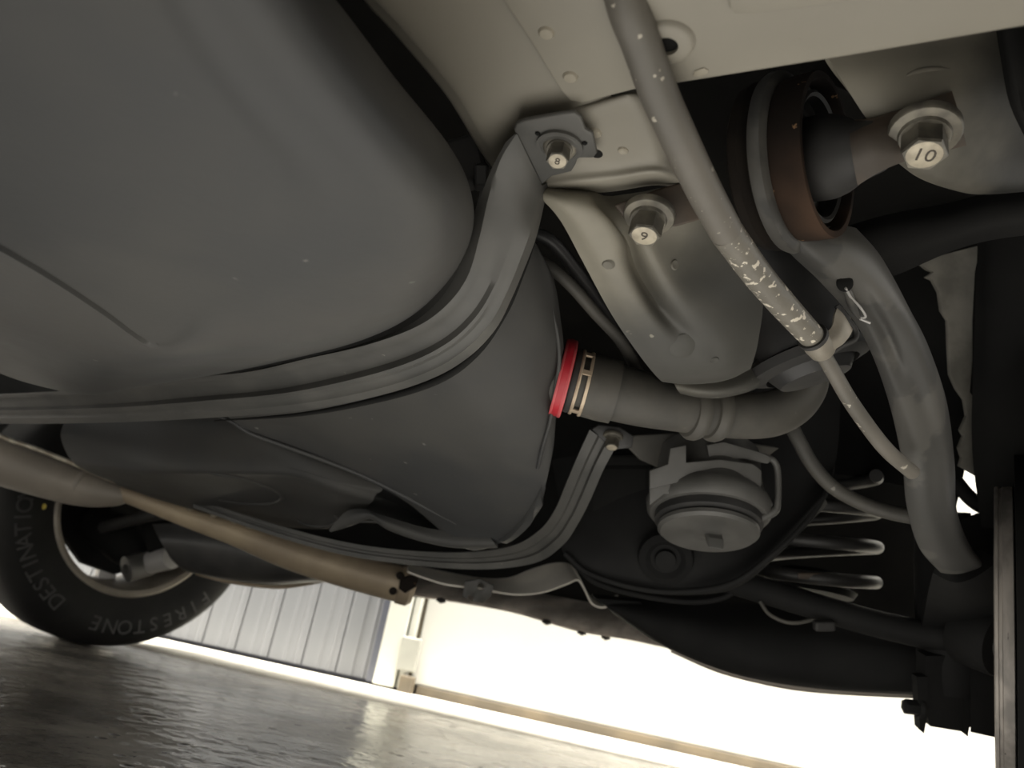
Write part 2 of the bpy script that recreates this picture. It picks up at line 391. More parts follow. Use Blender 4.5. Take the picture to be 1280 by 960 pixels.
# floor pan: dark slab over everything
ctr = P(1255, 795, .8); ctr.z = 0
def car(r, l, z): return Vector((ctr.x, ctr.y, 0)) + REAR * r - LAT * l + ZUP * z   # r behind the near hub, l inboard of it
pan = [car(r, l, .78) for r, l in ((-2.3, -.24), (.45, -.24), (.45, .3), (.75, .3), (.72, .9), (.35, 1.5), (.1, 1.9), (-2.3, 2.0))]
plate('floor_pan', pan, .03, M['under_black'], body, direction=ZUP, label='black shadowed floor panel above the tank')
edge = [(420, -60), (457, 0), (487, 33), (550, 107), (576, 146), (601, 188), (625, 217), (652, 238)]
def off(e, dx): return [(x + dx, y - dx * .12) for x, y in e]
rows = [[H(x, y, .37) for x, y in off(edge, 0)]]
rows = []
for dx, h in ((14, .36), (6, .31), (0, .291), (8, .2835), (20, .2808), (60, .2802), (190, .28)):
    if h > .3: rows.append([Vector((p.x, p.y, CAMZ + h)) for p in [H(x, y, .287) for x, y in off(edge, dx)]])
    else: rows.append([H(x, y, h) for x, y in off(edge, dx)])
grid('rail_panel', rows, M['beige'], body, 5, 4, .003)
hh = .2765
pts = [H(x, y, hh) for x, y in ((618, -14), (660, 48), (700, 113), (712, 126), (728, 129), (792, 113), (830, 100), (860, 70), (840, -30), (800, -60), (640, -60), (590, -60))]
overlap = plate('overlap_panel', pts, .0035, M['beige'], body, bevel=.0012)
for x, y in ((683, 41), (713, 96)):
    c = H(x, y, hh); lathe('spot_weld', [(0, -.0014), (.0032, -.0012), (.0042, 0), (.0045, .001)], c, ZUP, M['beige_spot'], overlap, 18)
hc = .274
pts = [H(x, y, hc) for x, y in ((790, -70), (1340, -70), (1340, 25), (1280, 36), (1060, 73), (845, 107), (822, 112), (800, 100))]
cross = plate('cross_panel', pts, .02, M['beige'], body, bevel=.003)
c = H(834, 52, hc)
lathe('boss', [(.0055, .002), (.0055, -.003), (.0105, -.003), (.0125, -.0018), (.0135, .001)], c, ZUP, M['beige'], cross, 28)
lathe('boss_hole', [(0, -.001), (.0056, -.001), (.0056, .0005)], c, ZUP, M['under_black'], cross, 20, label='black hole in the boss')
pts = [H(x, y, hc) for x, y in ((905, -50), (912, 5), (920, 13), (940, 13), (1100, -8), (1300, -40), (1300, -70))]
plate('raised_panel', pts, .0022, M['beige'], cross, bevel=.001, direction=Vector((0, 0, -1)))
plate('paint_drip', [H(x, y, hc) for x, y in ((866, 94), (868, 88), (880, 84), (886, 87), (885, 91), (876, 95))], .0006, M['beige_spot'], cross, direction=Vector((0, 0, -1)), bevel=.0003)
# raised mount pad behind the strap plate
hp = .272
rows = [[H(x, y, h + .006) for x, y, h in r] for r in (
    ((700, 130, .279), (730, 128, .278), (765, 119, .277), (790, 113, .277), (808, 116, .279), (822, 125, .284)),
    ((695, 140, .275), (730, 136, .272), (765, 127, .270), (788, 122, .270), (806, 126, .274), (830, 140, .285)),
    ((690, 165, .273), (730, 163, .270), (770, 160, .269), (800, 160, .269), (822, 164, .273), (848, 172, .285)),
    ((685, 200, .273), (725, 198, .270), (770, 196, .268), (812, 192, .268), (835, 196, .273), (862, 206, .286)),
    ((678, 222, .270), (720, 216, .267), (770, 211, .266), (818, 206, .266), (843, 212, .272), (868, 222, .286)),
    ((672, 236, .268), (715, 231, .263), (765, 226, .262), (815, 218, .262), (843, 224, .270), (870, 232, .286)),
    ((676, 243, .280), (712, 241, .276), (762, 240, .276), (815, 232, .276), (846, 234, .281), (872, 238, .290)))]
pad = grid('mount_pad', rows, M['beige'], body, 5, 5, .003)
lathe('spot_weld', [(0, -.0016), (.003, -.0014), (.0042, 0), (.0045, .001)], hit(pad, 744, 166)[0], ZUP, M['beige_spot'], pad, 18)
lathe('slot_hole', [(0, -.0008), (.0035, -.0006), (.004, 0)], hit(pad, 746, 192)[0], ZUP, M['under_black'], pad, 18, label='black slot beside the strap plate')
lathe('paint_drip', [(0, .0), (.002, -.0003), (.0028, -.0008), (.0034, .0004)], hit(pad, 779, 188)[0], ZUP, M['beige_spot'], pad, 18)
# box section that carries on rearwards and down
rows = [PL(r) for r in (
    ((664, 228, .50), (700, 232, .497), (738, 238, .497), (760, 245, .505), (800, 240, .505), (850, 232, .50), (890, 240, .52)),
    ((672, 243, .487), (700, 247, .474), (738, 250, .474), (758, 268, .497), (800, 266, .497), (850, 252, .49), (900, 262, .515)),
    ((700, 275, .492), (728, 283, .478), (768, 284, .478), (783, 300, .505), (806, 298, .494), (850, 300, .508), (920, 298, .522)),
    ((730, 330, .508), (757, 335, .496), (782, 335, .497), (797, 340, .520), (822, 335, .503), (858, 335, .515), (930, 328, .528)),
    ((765, 394, .532), (790, 393, .523), (812, 392, .522), (828, 388, .533), (850, 385, .520), (885, 380, .524), (953, 370, .545)),
    ((800, 445, .556), (822, 440, .549), (845, 436, .547), (866, 432, .546), (885, 430, .546), (912, 428, .549), (948, 425, .562)),
    ((822, 472, .580), (845, 468, .572), (865, 465, .570), (882, 464, .569), (898, 463, .570), (915, 461, .573), (940, 456, .584)),
    ((832, 478, .600), (850, 480, .598), (868, 480, .597), (884, 479, .597), (900, 477, .597), (918, 472, .60), (936, 462, .61)),
    ((845, 474, .640), (855, 476, .640), (870, 476, .640), (886, 475, .640), (900, 473, .64), (912, 466, .64), (928, 455, .64)))]
horn = grid('frame_box_section', rows, M['beige_dirt_shade'], body, 5, 5, .003, label='beige box section with pressed ribs, dirt and painted shade at its lower end')
for x, y, d, r in ((760, 331, .494, .0045), (843, 331, .5085, .0042), (855, 433, .5475, .0105), (893, 450, .5565, .004)):
    lathe('pressed_spot', [(0, .0006), (r * .7, .0009), (r, -.0006)], *hit(horn, x, y), M['dirt_shade_spot'] if y > 400 else M['dull_spot'], horn, 20)
rows = [PL(r) for r in (
    ((838, 470, .66), (870, 474, .65), (905, 472, .65), (942, 455, .66), (958, 430, .67)),
    ((846, 486, .655), (872, 491, .645), (906, 491, .645), (945, 478, .655), (963, 450, .67)),
    ((850, 492, .68), (874, 497, .67), (906, 497, .67), (948, 484, .68), (968, 455, .69)))]
grid('lower_lip', rows, M['beige_dirt_shade'], body, 5, 5, .004)
# right hand mount panel
rows = [PL(r) for r in (
    ((1034, 70, .455), (1100, 58, .455), (1160, 48, .455), (1220, 40, .455), (1290, 30, .46)),
    ((1052, 100, .453), (1105, 92, .447), (1160, 82, .445), (1215, 78, .447), (1290, 75, .46)),
    ((1078, 141, .455), (1110, 131, .448), (1160, 118, .445), (1212, 118, .448), (1290, 120, .465)),
    ((1098, 168, .462), (1125, 165, .458), (1165, 160, .456), (1215, 160, .462), (1290, 170, .48)),
    ((1112, 192, .475), (1135, 200, .470), (1172, 205, .470), (1222, 205, .478), (1290, 205, .50)),
    ((1124, 205, .50), (1148, 222, .495), (1185, 235, .495), (1225, 242, .50), (1290, 238, .52)),
    ((1130, 205, .55), (1155, 220, .55), (1190, 232, .55), (1228, 236, .55), (1290, 232, .56)))]
rp = grid('mount_panel', rows, M['beige_grime_shade'], body, 5, 5, .004, label='beige panel with a curved pressed line, dirt and painted shade to the lower right')
tube('pressed_rib', PL(((1122, 101, .4465), (1145, 90, .445), (1172, 87, .4455), (1200, 92, .447), (1222, 105, .449))), [.0006, .0016, .0018, .0016, .0006], M['beige_grime_shade'], rp, 8, 5)
rows = [PL(r) for r in (((1245, 38, .44), (1252, 80, .44), (1262, 130, .445), (1285, 180, .45)),
                        ((1262, 36, .425), (1268, 80, .425), (1276, 130, .43), (1295, 180, .44)),
                        ((1330, 30, .43), (1330, 80, .43), (1330, 130, .44), (1340, 180, .45)))]
grid('side_flange', rows, M['under_black'], body, 4, 4, .004, label='dark rounded flange at the right edge')
# dark tie bar and inner arch
rows = [PL(r) for r in (
    ((1050, 285, .62), (1110, 268, .615), (1180, 255, .61), (1230, 243, .60), (1300, 236, .60)),
    ((1055, 300, .60), (1110, 285, .60), (1180, 272, .595), (1235, 258, .585), (1300, 250, .58)),
    ((1075, 330, .60), (1120, 315, .60), (1185, 298, .595), (1235, 283, .585), (1300, 276, .58)),
    ((1100, 348, .62), (1125, 342, .615), (1185, 316, .61), (1235, 301, .60), (1300, 292, .60)))]
grid('tie_bar', rows, M['frame_black'], body, 5, 5, .006, label='dark grey bar above the ragged felt')
fl = ((1148, 328), (1180, 318), (1226, 306), (1219, 340), (1216, 400), (1216, 450), (1213, 490), (1232, 518), (1218, 524), (1222, 560), (1236, 588), (1226, 598), (1200, 583), (1203, 572), (1199, 560), (1205, 545), (1201, 538), (1209, 520), (1206, 500), (1196, 486), (1188, 468), (1186, 430), (1185, 400), (1177, 388), (1174, 365), (1166, 350), (1157, 346), (1167, 340), (1158, 336))
felt = plate('arch_felt', PL([(x, y, .84) for x, y in fl]), .006, M['felt'], body, bevel=.001, label='ragged grey felt of the wheel arch')
# parts seen through the gaps over the tank
pump = thing('wiring_connector', 'small dark wiring connector in the gap between tank and beige rail', 'connector', P(588, 215, .52))
box('connector_body', P(585, 205, .53), RIGHT * .022 + UP * .006, UP * .03 - RIGHT * .008, FWD * .03, M['rubber'], pump, .003)
box('locking_tab', P(602, 222, .52), RIGHT * .010, UP * .016, FWD * .014, M['black_paint'], pump, .002)
tube('wire', PL(((590, 200, .53), (606, 210, .53), (612, 235, .55), (600, 262, .58))), .003, M['hose'], pump, 8)
# dark panels that close the underbody off behind the suspension
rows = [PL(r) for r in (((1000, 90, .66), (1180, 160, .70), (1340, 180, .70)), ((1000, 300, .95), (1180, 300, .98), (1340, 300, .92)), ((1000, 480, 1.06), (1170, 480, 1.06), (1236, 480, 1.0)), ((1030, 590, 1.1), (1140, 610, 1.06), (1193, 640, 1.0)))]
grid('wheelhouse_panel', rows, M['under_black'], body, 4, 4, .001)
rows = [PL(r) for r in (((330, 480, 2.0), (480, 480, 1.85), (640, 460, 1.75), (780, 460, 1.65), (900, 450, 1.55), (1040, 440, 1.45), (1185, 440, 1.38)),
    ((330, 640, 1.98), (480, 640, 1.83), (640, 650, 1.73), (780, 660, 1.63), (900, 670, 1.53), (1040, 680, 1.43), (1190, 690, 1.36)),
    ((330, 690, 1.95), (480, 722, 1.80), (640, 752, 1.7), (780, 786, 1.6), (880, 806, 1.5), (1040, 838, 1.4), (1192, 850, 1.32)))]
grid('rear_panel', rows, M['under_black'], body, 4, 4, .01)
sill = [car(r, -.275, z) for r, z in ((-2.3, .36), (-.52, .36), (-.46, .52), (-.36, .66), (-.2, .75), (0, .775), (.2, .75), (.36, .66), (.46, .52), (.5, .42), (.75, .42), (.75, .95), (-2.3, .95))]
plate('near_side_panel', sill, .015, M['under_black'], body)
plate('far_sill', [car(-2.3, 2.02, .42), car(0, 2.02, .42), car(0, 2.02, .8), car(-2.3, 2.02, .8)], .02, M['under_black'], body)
# ---------------------------------------------------------------- fuel tank
tank = thing('fuel_tank', 'large dusty black plastic fuel tank hanging on two steel straps', 'fuel tank', P(350, 300, .5))
B = [(352, -60, .30), (420, 20, .33), (485, 104, .37), (552, 186, .41), (579, 238, .445), (582, 288, .465), (558, 340, .485), (510, 388, .51), (450, 418, .55), (380, 438, .60), (280, 460, .66), (180, 477, .73), (112, 488, .78), (50, 477, .80), (0, 461, .82), (-70, 432, .85)]
S1 = [(318, -60, .200), (380, 30, .195), (450, 118, .19), (518, 200, .185), (550, 245, .180), (551, 288, .178), (528, 330, .176), (482, 373, .174), (425, 402, .173), (360, 424, .17), (265, 448, .162), (178, 462, .155), (112, 468, .152), (60, 450, .15), (0, 425, .15), (-70, 395, .15)]
S2 = [(225, -60, .16), (290, 45, .158), (360, 138, .156), (425, 210, .155), (445, 250, .153), (445, 282, .152), (425, 312, .151), (392, 345, .15), (345, 372, .148), (290, 398, .147), (238, 432, .143), (190, 432, .136), (130, 396, .131), (70, 358, .128), (0, 318, .126), (-70, 282, .126)]
S3 = [(130, -60, .145), (170, 50, .145), (220, 120, .144), (250, 170, .143), (262, 205, .143), (265, 235, .142), (255, 258, .142), (235, 280, .141), (210, 300, .141), (185, 318, .140), (165, 340, .138), (150, 350, .134), (110, 335, .130), (60, 300, .127), (0, 262, .126), (-70, 225, .126)]
fa, fb, fc = H(445, 250, .152), H(130, 396, .131), H(-70, -100, .145)
fn = (fb - fa).cross(fc - fa).normalized()
if fn.z > 0: fn = -fn
def FP(x, y, lift=0.0):            # on the tank's flat lower face
    dr = P(x, y, 1) - CAM
    return CAM + dr * (((fa - fn * lift) - CAM).dot(fn) / dr.dot(fn))
S2b = []
for k, (a, b) in enumerate(zip(S2, S3)):        # tight to the crease at the lower left, halfway elsewhere
    q = .5 if k < 9 else max(.2, .5 - .12 * (k - 8))
    S2b.append(tuple(u + (v - u) * q for u, v in zip(a, b)))
S4 = [(-70, -100, .14), (-70, -60, .14), (-70, -20, .14), (-70, 10, .14), (-70, 30, .14), (-70, 50, .14), (-70, 68, .14), (-70, 84, .14), (-70, 98, .14), (-70, 112, .14), (-70, 126, .14), (-70, 140, .14), (-70, 152, .14), (-70, 165, .14), (-70, 180, .14), (-70, 200, .14)]
def inward(k, dd): return [P(b[0] + (s[0] - b[0]) * k, b[1] + (s[1] - b[1]) * k, b[2] + dd) for b, s in zip(B, S2)]
rows = [inward(.55, .16), inward(.22, .06), inward(.06, .018), PL(B), [FP(x, y, .011) if k < 10 else H(x, y, h) for k, (x, y, h) in enumerate(S1)], [FP(x, y) for x, y, h in S2], [FP(x, y) for x, y, h in S2b], [FP(x, y) for x, y, h in S3], [FP(x, y) for x, y, h in S4]]
grid('front_shell', rows, M['tank'], tank, 6, 6, .004)
# second lobe behind the strap
C0 = [(655, 268, .555), (642, 315, .565), (624, 355, .572), (606, 385, .578), (585, 408, .585), (560, 430, .592), (530, 450, .602), (480, 468, .635), (430, 480, .675), (370, 492, .715), (310, 500, .755), (255, 509, .80)]
C1 = [(658, 280, .565), (655, 320, .575), (648, 362, .588), (636, 398, .60), (620, 430, .61), (600, 462, .625), (575, 492, .645), (525, 508, .685), (470, 512, .72), (400, 512, .755), (330, 512, .785), (262, 513, .808)]
C2 = [(665, 298, .583), (676, 335, .60), (680, 378, .615), (679, 420, .63), (668, 472, .65), (655, 525, .68), (635, 572, .725), (585, 590, .785), (530, 585, .805), (448, 555, .81), (360, 532, .822), (280, 518, .825)]
C3 = [(672, 308, .60), (690, 345, .62), (698, 395, .645), (701, 440, .66), (694, 495, .685), (687, 560, .725), (672, 620, .80), (632, 662, .885), (572, 655, .905), (490, 612, .90), (400, 572, .875), (310, 540, .85)]
C4 = [(668, 316, .64), (688, 355, .66), (697, 405, .68), (700, 445, .69), (690, 515, .72), (683, 580, .77), (658, 652, .85), (615, 683, .925), (575, 682, .94), (500, 622, .95), (404, 575, .92), (312, 543, .89)]
C5 = [(650, 330, .75), (660, 380, .78), (665, 420, .8), (668, 450, .82), (655, 520, .85), (645, 580, .88), (630, 640, .92), (600, 672, .97), (570, 672, .99), (495, 612, 1.0), (400, 565, .98), (305, 535, .95)]
grid('rear_shell', [PL(r) for r in (C0, C1, C2, C3, C4, C5)], M['tank'], tank, 6, 6, .004)
tube('moulding_seam', PL(((686, 372, .625), (697, 420, .645), (699, 455, .655), (693, 490, .67), (688, 525, .69), (678, 560, .715), (672, 585, .745))), .0018, M['tank'], tank, 8, 6)
tube('moulding_lip', PL(((262, 517, .835), (288, 526, .838), (312, 541, .846), (355, 557, .858), (402, 574, .872), (450, 593, .885), (492, 613, .897), (535, 636, .905), (570, 655, .907))), [.0008, .002, .0026, .0026, .0026, .0026, .0026, .0022, .0008], M['tank'], tank, 8, 5)
# bottom rim under the pocket
rows = [PL(r) for r in (
    ((411, 663, 1.0), (432, 640, .985), (455, 636, .975), (478, 644, .965), (525, 658, .95), (562, 664, .935), (610, 668, .915)),
    ((412, 664, 1.0), (436, 650, .975), (460, 643, .965), (482, 654, .955), (525, 669, .94), (565, 678, .925), (618, 679, .905)),
    ((413, 665, 1.0), (440, 657, .985), (462, 649, .975), (486, 663, .965), (527, 677, .95), (570, 685, .935), (622, 685, .915)),
    ((414, 665, 1.03), (444, 654, 1.03), (465, 648, 1.02), (490, 660, 1.01), (530, 672, 1.0), (572, 680, .98), (622, 680, .96)))]
grid('bottom_rim', rows, M['tank'], tank, 5, 4, .003)
# recess between the lobes
rows = [PL(r) for r in (
    ((440, 585, .98), (490, 605, .985), (530, 630, .99), (575, 662, .98)),
    ((446, 612, 1.03), (490, 628, 1.04), (530, 645, 1.04), (572, 668, 1.0)),
    ((430, 652, 1.0), (475, 652, .99), (525, 668, .97), (570, 680, .95)))]
grid('pocket', rows, M['tank'], tank, 5, 5, .003)
# low rear-left lobe
rows = [PL(r) for r in (
    ((92, 500, 1.12), (150, 503, 1.06), (220, 505, 1.02), (290, 512, .97), (350, 542, .96), (420, 572, .97), (468, 592, .985)),
    ((80, 528, 1.10), (150, 532, 1.05), (220, 532, 1.0), (290, 540, .96), (350, 560, .95), (420, 584, .955), (474, 600, .97)),
    ((76, 546, 1.09), (150, 558, 1.04), (220, 562, .995), (290, 566, .965), (355, 580, .95), (420, 600, .95), (478, 612, .965)),
    ((84, 568, 1.10), (152, 578, 1.04), (215, 582, .99), (300, 583, .96), (365, 586, .95), (420, 604, .95), (470, 618, .965)),
    ((92, 578, 1.11), (156, 588, 1.05), (215, 591, .995), (300, 592, .965), (368, 595, .955), (420, 613, .955), (466, 626, .97)),
    ((96, 582, 1.13), (158, 592, 1.08), (217, 595, 1.02), (300, 596, .99), (368, 600, .98), (419, 618, .975), (462, 630, .985)),
    ((115, 592, 1.20), (168, 602, 1.16), (228, 610, 1.12), (304, 614, 1.08), (366, 620, 1.06), (414, 634, 1.03), (452, 639, 1.01)),
    ((138, 601, 1.26), (184, 614, 1.23), (246, 629, 1.22), (312, 638, 1.20), (366, 645, 1.16), (410, 651, 1.10), (442, 648, 1.04)),
    ((150, 607, 1.30), (200, 625, 1.29), (268, 644, 1.29), (325, 655, 1.28), (370, 660, 1.24), (412, 661, 1.15), (438, 652, 1.06)),
    ((160, 600, 1.42), (210, 615, 1.41), (275, 632, 1.40), (330, 642, 1.38), (370, 648, 1.33), (412, 650, 1.24), (436, 645, 1.14)))]
low = grid('low_shell', rows, M['tank'], tank, 5, 6, .004)
# pressed oval and dimple
tube('pressed_oval', [hit(low, 282 + 70 * math.cos(a), 610 + 16 * math.sin(a) + 12 * math.cos(a))[0] for a in [-1.9 + 3.6 * i / 15 for i in range(16)]], [.0006] + [.0028] * 14 + [.0006], M['tank'], low, 8, 3)
tube('pressed_dimple', [hit(low, 396 + 26 * math.cos(a), 648 + 10 * math.sin(a) + 2 * math.cos(a))[0] for a in [-.6 + 3.4 * i / 11 for i in range(12)]], [.0006] + [.003] * 10 + [.0006], M['tank'], low, 8, 3)
# ---------------------------------------------------------------- near tank strap
st = thing('tank_strap', 'dark grey steel strap wrapped around the near end of the tank', 'strap', P(600, 330, .48), 'steel straps holding the fuel tank')
ST = [((633, 178, .444), (646, 166, .436), (676, 232, .480), (684, 228, .488)),
      ((614, 215, .461), (626, 200, .452), (671, 256, .480), (677, 262, .489)),
      ((598, 258, .478), (612, 245, .468), (661, 292, .478), (668, 298, .488)),
      ((583, 302, .488), (598, 293, .478), (649, 325, .486), (655, 332, .497)),
      ((564, 348, .502), (580, 340, .490), (634, 362, .496), (639, 370, .508)),
      ((534, 385, .522), (550, 378, .508), (613, 402, .513), (618, 411, .525)),
      ((496, 410, .548), (510, 404, .533), (580, 437, .535), (584, 446, .548)),
      ((440, 430, .585), (450, 425, .570), (535, 464, .563), (537, 473, .576)),
      ((375, 446, .632), (380, 441, .617), (465, 487, .605), (466, 495, .618)),
      ((300, 462, .688), (303, 458, .672), (375, 504, .662), (376, 512, .675)),
      ((215, 478, .755), (217, 474, .738), (268, 514, .738), (269, 521, .75)),
      ((110, 491, .855), (112, 487, .838), (150, 520, .842), (150, 527, .855)),
      ((0, 497, .98), (2, 493, .96), (15, 522, .975), (15, 529, .99)),
      ((-90, 499, 1.10), (-88, 495, 1.08), (-85, 521, 1.10), (-85, 527, 1.11))]
for i in range(3, 10):                          # sits a little clear of the tank's end
    (a0, b0, c0), (a1, b1, c1) = ST[i][:2]
    q = min(1, (i - 2) / 2)
    ST[i] = ((a0 + 3 * q, b0 + 4 * q, c0), (a1 + 4 * q, b1 + 8 * q, c1)) + ST[i][2:]
rows = []
for i, (e0, e1, e2, e3) in enumerate(ST):
    p0, p1, p2, p3 = P(*e0), P(*e1), P(*e2), P(*e3)
    t = max(0, min(1, (i - 2) / 5)) ** 1.5
    out = (CAM - p1).normalized()
    dip = .009 * t; rg = .005 * t
    rows.append([p0, p0.lerp(p1, .8), p1, p1.lerp(p2, .08), p1.lerp(p2, .16) - out * dip * .6, p1.lerp(p2, .34) - out * dip, p1.lerp(p2, .56) - out * dip * .8, p1.lerp(p2, .68) + out * rg, p1.lerp(p2, .73) + out * rg, p1.lerp(p2, .80) - out * dip * .2, p1.lerp(p2, .95) - out * dip * .2, p2, p3])
R = [spline(list(c), 6) for c in zip(*rows)]
nc = len(R); nr = len(R[0]); V = [R[j][i] for i in range(nr) for j in range(nc)]
F = [(i * nc + j, i * nc + j + 1, (i + 1) * nc + j + 1, (i + 1) * nc + j) for i in range(nr - 1) for j in range(nc - 1)]
grid('strap_groove', [[P(e1[0] - 8, e1[1] - 24, e1[2] * 1.14) for e0, e1, e2, e3 in ST[2:11]], [P((e1[0] + e2[0]) / 2, (e1[1] + e2[1]) / 2, e1[2] * 1.16) for e0, e1, e2, e3 in ST[2:11]], [P(e2[0] - 4, e2[1] - 4, e2[2] * 1.12) for e0, e1, e2, e3 in ST[2:11]]], M['tank'], tank, 3, 3, .003)
band = link('strap_band', V, F, M['strap'], st, True); md = band.modifiers.new('solid', 'SOLIDIFY'); md.thickness = .002; md.offset = 0; auto(band, 40)
# folded rubber pad peeping past its edge
tube('edge_pad', PL(((674, 262, .492), (664, 302, .50), (649, 344, .508), (629, 391, .523), (594, 442, .548), (546, 476, .575), (470, 500, .62), (375, 518, .68), (268, 526, .755))), [.0018, .0028, .003, .003, .003, .003, .0026, .0018, .0006], M['under_black'], st, 8, 6, label='black rubber edge under the strap')
pl = [(642, 163), (645, 155), (655, 151), (700, 143), (718, 141), (726, 147), (731, 162), (741, 168), (746, 192), (741, 198), (722, 198), (719, 207), (714, 215), (690, 221), (680, 229), (676, 232)]
plt_ = plate('mounting_plate', [H(x, y, .268) for x, y in pl], .003, M['strap'], st, bevel=.0012)
nrm = (P(695, 190, .452) - P(694, 190, .452)).cross(P(695, 190, .452) - P(695, 189, .4518)).normalized()
bax = (-ZUP * .9 - FWD * .25 + RIGHT * .02).normalized()
c = H(700, 181, .268)
lathe('pressed_collar', [(.0135, .002), (.0135, -.0005), (.0125, .0018), (.0108, .0022), (.0098, .0)], c, -ZUP, M['strap'], plt_, 30)
bolt(st, H(700, 183, .267), bax, .0098, .0066, .0125, '8', tx=RIGHT * .95 - UP * .2)
for x, y in ((672, 167), (731, 179)): lathe('rivet_hole', [(0, .0006), (.0012, .0006), (.0016, 0)], H(x, y, .2675), -ZUP, M['under_black'], plt_, 10)
# ---------------------------------------------------------------- far tank strap
st2 = thing('tank_strap', 'black steel strap under the far end of the tank, bolted below the hose', 'strap', P(700, 620, .9), 'steel straps holding the fuel tank')
ST2 = [((738, 537, .835), (768, 560, .845)), ((722, 572, .85), (753, 588, .855)), ((707, 608, .875), (737, 625, .88)), ((694, 638, .90), (722, 654, .905)), ((675, 663, .935), (703, 681, .93)), ((640, 683, .97), (668, 703, .965)),
       ((580, 691, 1.01), (600, 711, 1.0)), ((500, 688, 1.06), (510, 705, 1.05)), ((420, 676, 1.11), (425, 692, 1.10)), ((330, 652, 1.17), (333, 666, 1.16)), ((240, 622, 1.24), (242, 634, 1.23))]
rows = []
for e0, e1 in ST2:
    p0, p1 = P(*e0), P(*e1); o_ = (CAM - p0).normalized() * .006
    rows.append([p0 - o_ * 1.5, p0, p0.lerp(p1, .28), p0.lerp(p1, .36) - o_, p0.lerp(p1, .62) - o_, p0.lerp(p1, .7), p1, p1 - o_ * 1.5])
R = [spline(list(c), 6) for c in zip(*rows)]; nc = len(R); nr = len(R[0]); V = [R[j][i] for i in range(nr) for j in range(nc)]
F = [(i * nc + j, i * nc + j + 1, (i + 1) * nc + j + 1, (i + 1) * nc + j) for i in range(nr - 1) for j in range(nc - 1)]
band = link('strap_band', V, F, M['strap'], st2, True); md = band.modifiers.new('solid', 'SOLIDIFY'); md.thickness = .002; md.offset = 0; auto(band, 40)
plate('mounting_plate', PL([(x, y, .84) for x, y in ((738, 537), (748, 531), (775, 534), (792, 545), (790, 560), (768, 562))]), .003, M['black_paint'], st2, bevel=.001)
bolt(st2, P(766, 546, .842), (-ZUP * .85 - FWD * .3), .0115, .0075, .014)
# ---------------------------------------------------------------- two fuel pipes over the tank
for lab, pts, r_ in (('upper thin dark pipe curving over the tank behind the strap', ((640, 285, .66), (668, 292, .66), (690, 302, .665), (712, 328, .68), (740, 365, .70), (775, 420, .73), (800, 470, .76)), .006),
                  ('lower thin grey pipe curving over the tank shoulder', ((630, 312, .67), (660, 322, .66), (690, 336, .66), (715, 358, .665), (745, 392, .68), (775, 425, .70), (792, 455, .72), (800, 480, .74)), .0056)):
    tag(tube('fuel_pipe', PL(pts), r_, M['black_paint'] if 'upper' in lab else M['hose'], None, 12, 6), lab, 'pipe', 'pipes above the tank shoulder')
# ---------------------------------------------------------------- filler hose with collar and clamp
hose = thing('filler_hose', 'dusty grey ribbed filler hose running from the tank under the box section', 'hose', P(800, 500, .7))
hp = [(680, 466, .692), (720, 477, .692), (752, 486, .693), (800, 498, .70), (850, 509, .71), (915, 518, .725), (960, 518, .735), (990, 504, .745), (1006, 478, .755), (1003, 445, .77), (985, 415, .79)]
hr = [34, 35, 36, 35, 31, 30, 29, 28, 28, 28, 28]
tube('hose_body', PL(hp), [r * PX(t[2]) for r, t in zip(hr, hp)], M['hose'], hose, 24, 7)
ax = (P(740, 482, .691) - P(700, 472, .692)).normalized()
def ring(name, x, y, d, r, w_, mt, th=.003, lab=None, axis=None):
    r *= PX(d)
    return lathe(name, [(r - th, -w_ / 2), (r, -w_ / 2), (r + .0006, 0), (r, w_ / 2), (r - th, w_ / 2)], P(x, y, d), axis or ax, mt, hose, 40, lab, closed=True)
ring('neck', 697, 470, .692, 33, .03, M['rubber'], .01)
ring('red_collar', 704, 472, .692, 49, .006, M['red'], .014, 'bright red collar at the tank outlet')
ring('red_collar_edge', 699, 471, .692, 48, .003, M['red_edge'], .012, 'paler red rim of the collar')
ring('red_collar_edge', 709, 474, .692, 49, .003, M['red_edge'], .012, 'paler red rim of the collar')
ring('black_seal', 716, 476, .692, 40, .005, M['rubber'], .004)
ring('cuff', 752, 486, .692, 40, .026, M['hose'], .006)
# clip: band with rectangular windows built as two hoops and bridges
hoop = ring('clamp_band', 721.5, 477.5, .692, 41, .0028, M['clip'], .0022, 'tan steel spring clamp with slots')
r_ = 41 * PX(.692); a_ = ax.orthogonal().normalized(); b_ = ax.cross(a_); cc = P(721.5, 477.5, .692); cd = P(732.5, 480.5, .692)
lathe('clamp_rim', [(r_ - .0022, -.0014), (r_, -.0014), (r_ + .0004, 0), (r_, .0014), (r_ - .0022, .0014)], cd, ax, M['clip'], hoop, 40, closed=True)
mid = (cc + cd) / 2
tocam = (CAM - mid); tocam -= ax * tocam.dot(ax); tocam.normalize(); side = ax.cross(tocam)
if side.dot(UP) < 0: side = -side
for ang in (62, 20, -62, -150, 110, 150):
    dr = tocam * math.cos(math.radians(ang)) + side * math.sin(math.radians(ang)); tg = ax.cross(dr)
    box('clamp_bridge', mid + dr * (r_ - .0008), ax * .010, tg * .005, dr * .0022, M['clip'], hoop, .0006)
for x, y, d in ((868, 514, .714), (894, 516, .719)):
    axr = (P(920, 518, .726) - P(850, 509, .71)).normalized()
    rr = 31 * PX(d)
    lathe('hose_rib', [(rr - .004, -.008), (rr + .0015, -.007), (rr + .0042, -.003), (rr + .0045, .001), (rr + .003, .005), (rr - .004, .0075)], P(x, y, d), axr, M['hose'], hose, 32, closed=True)
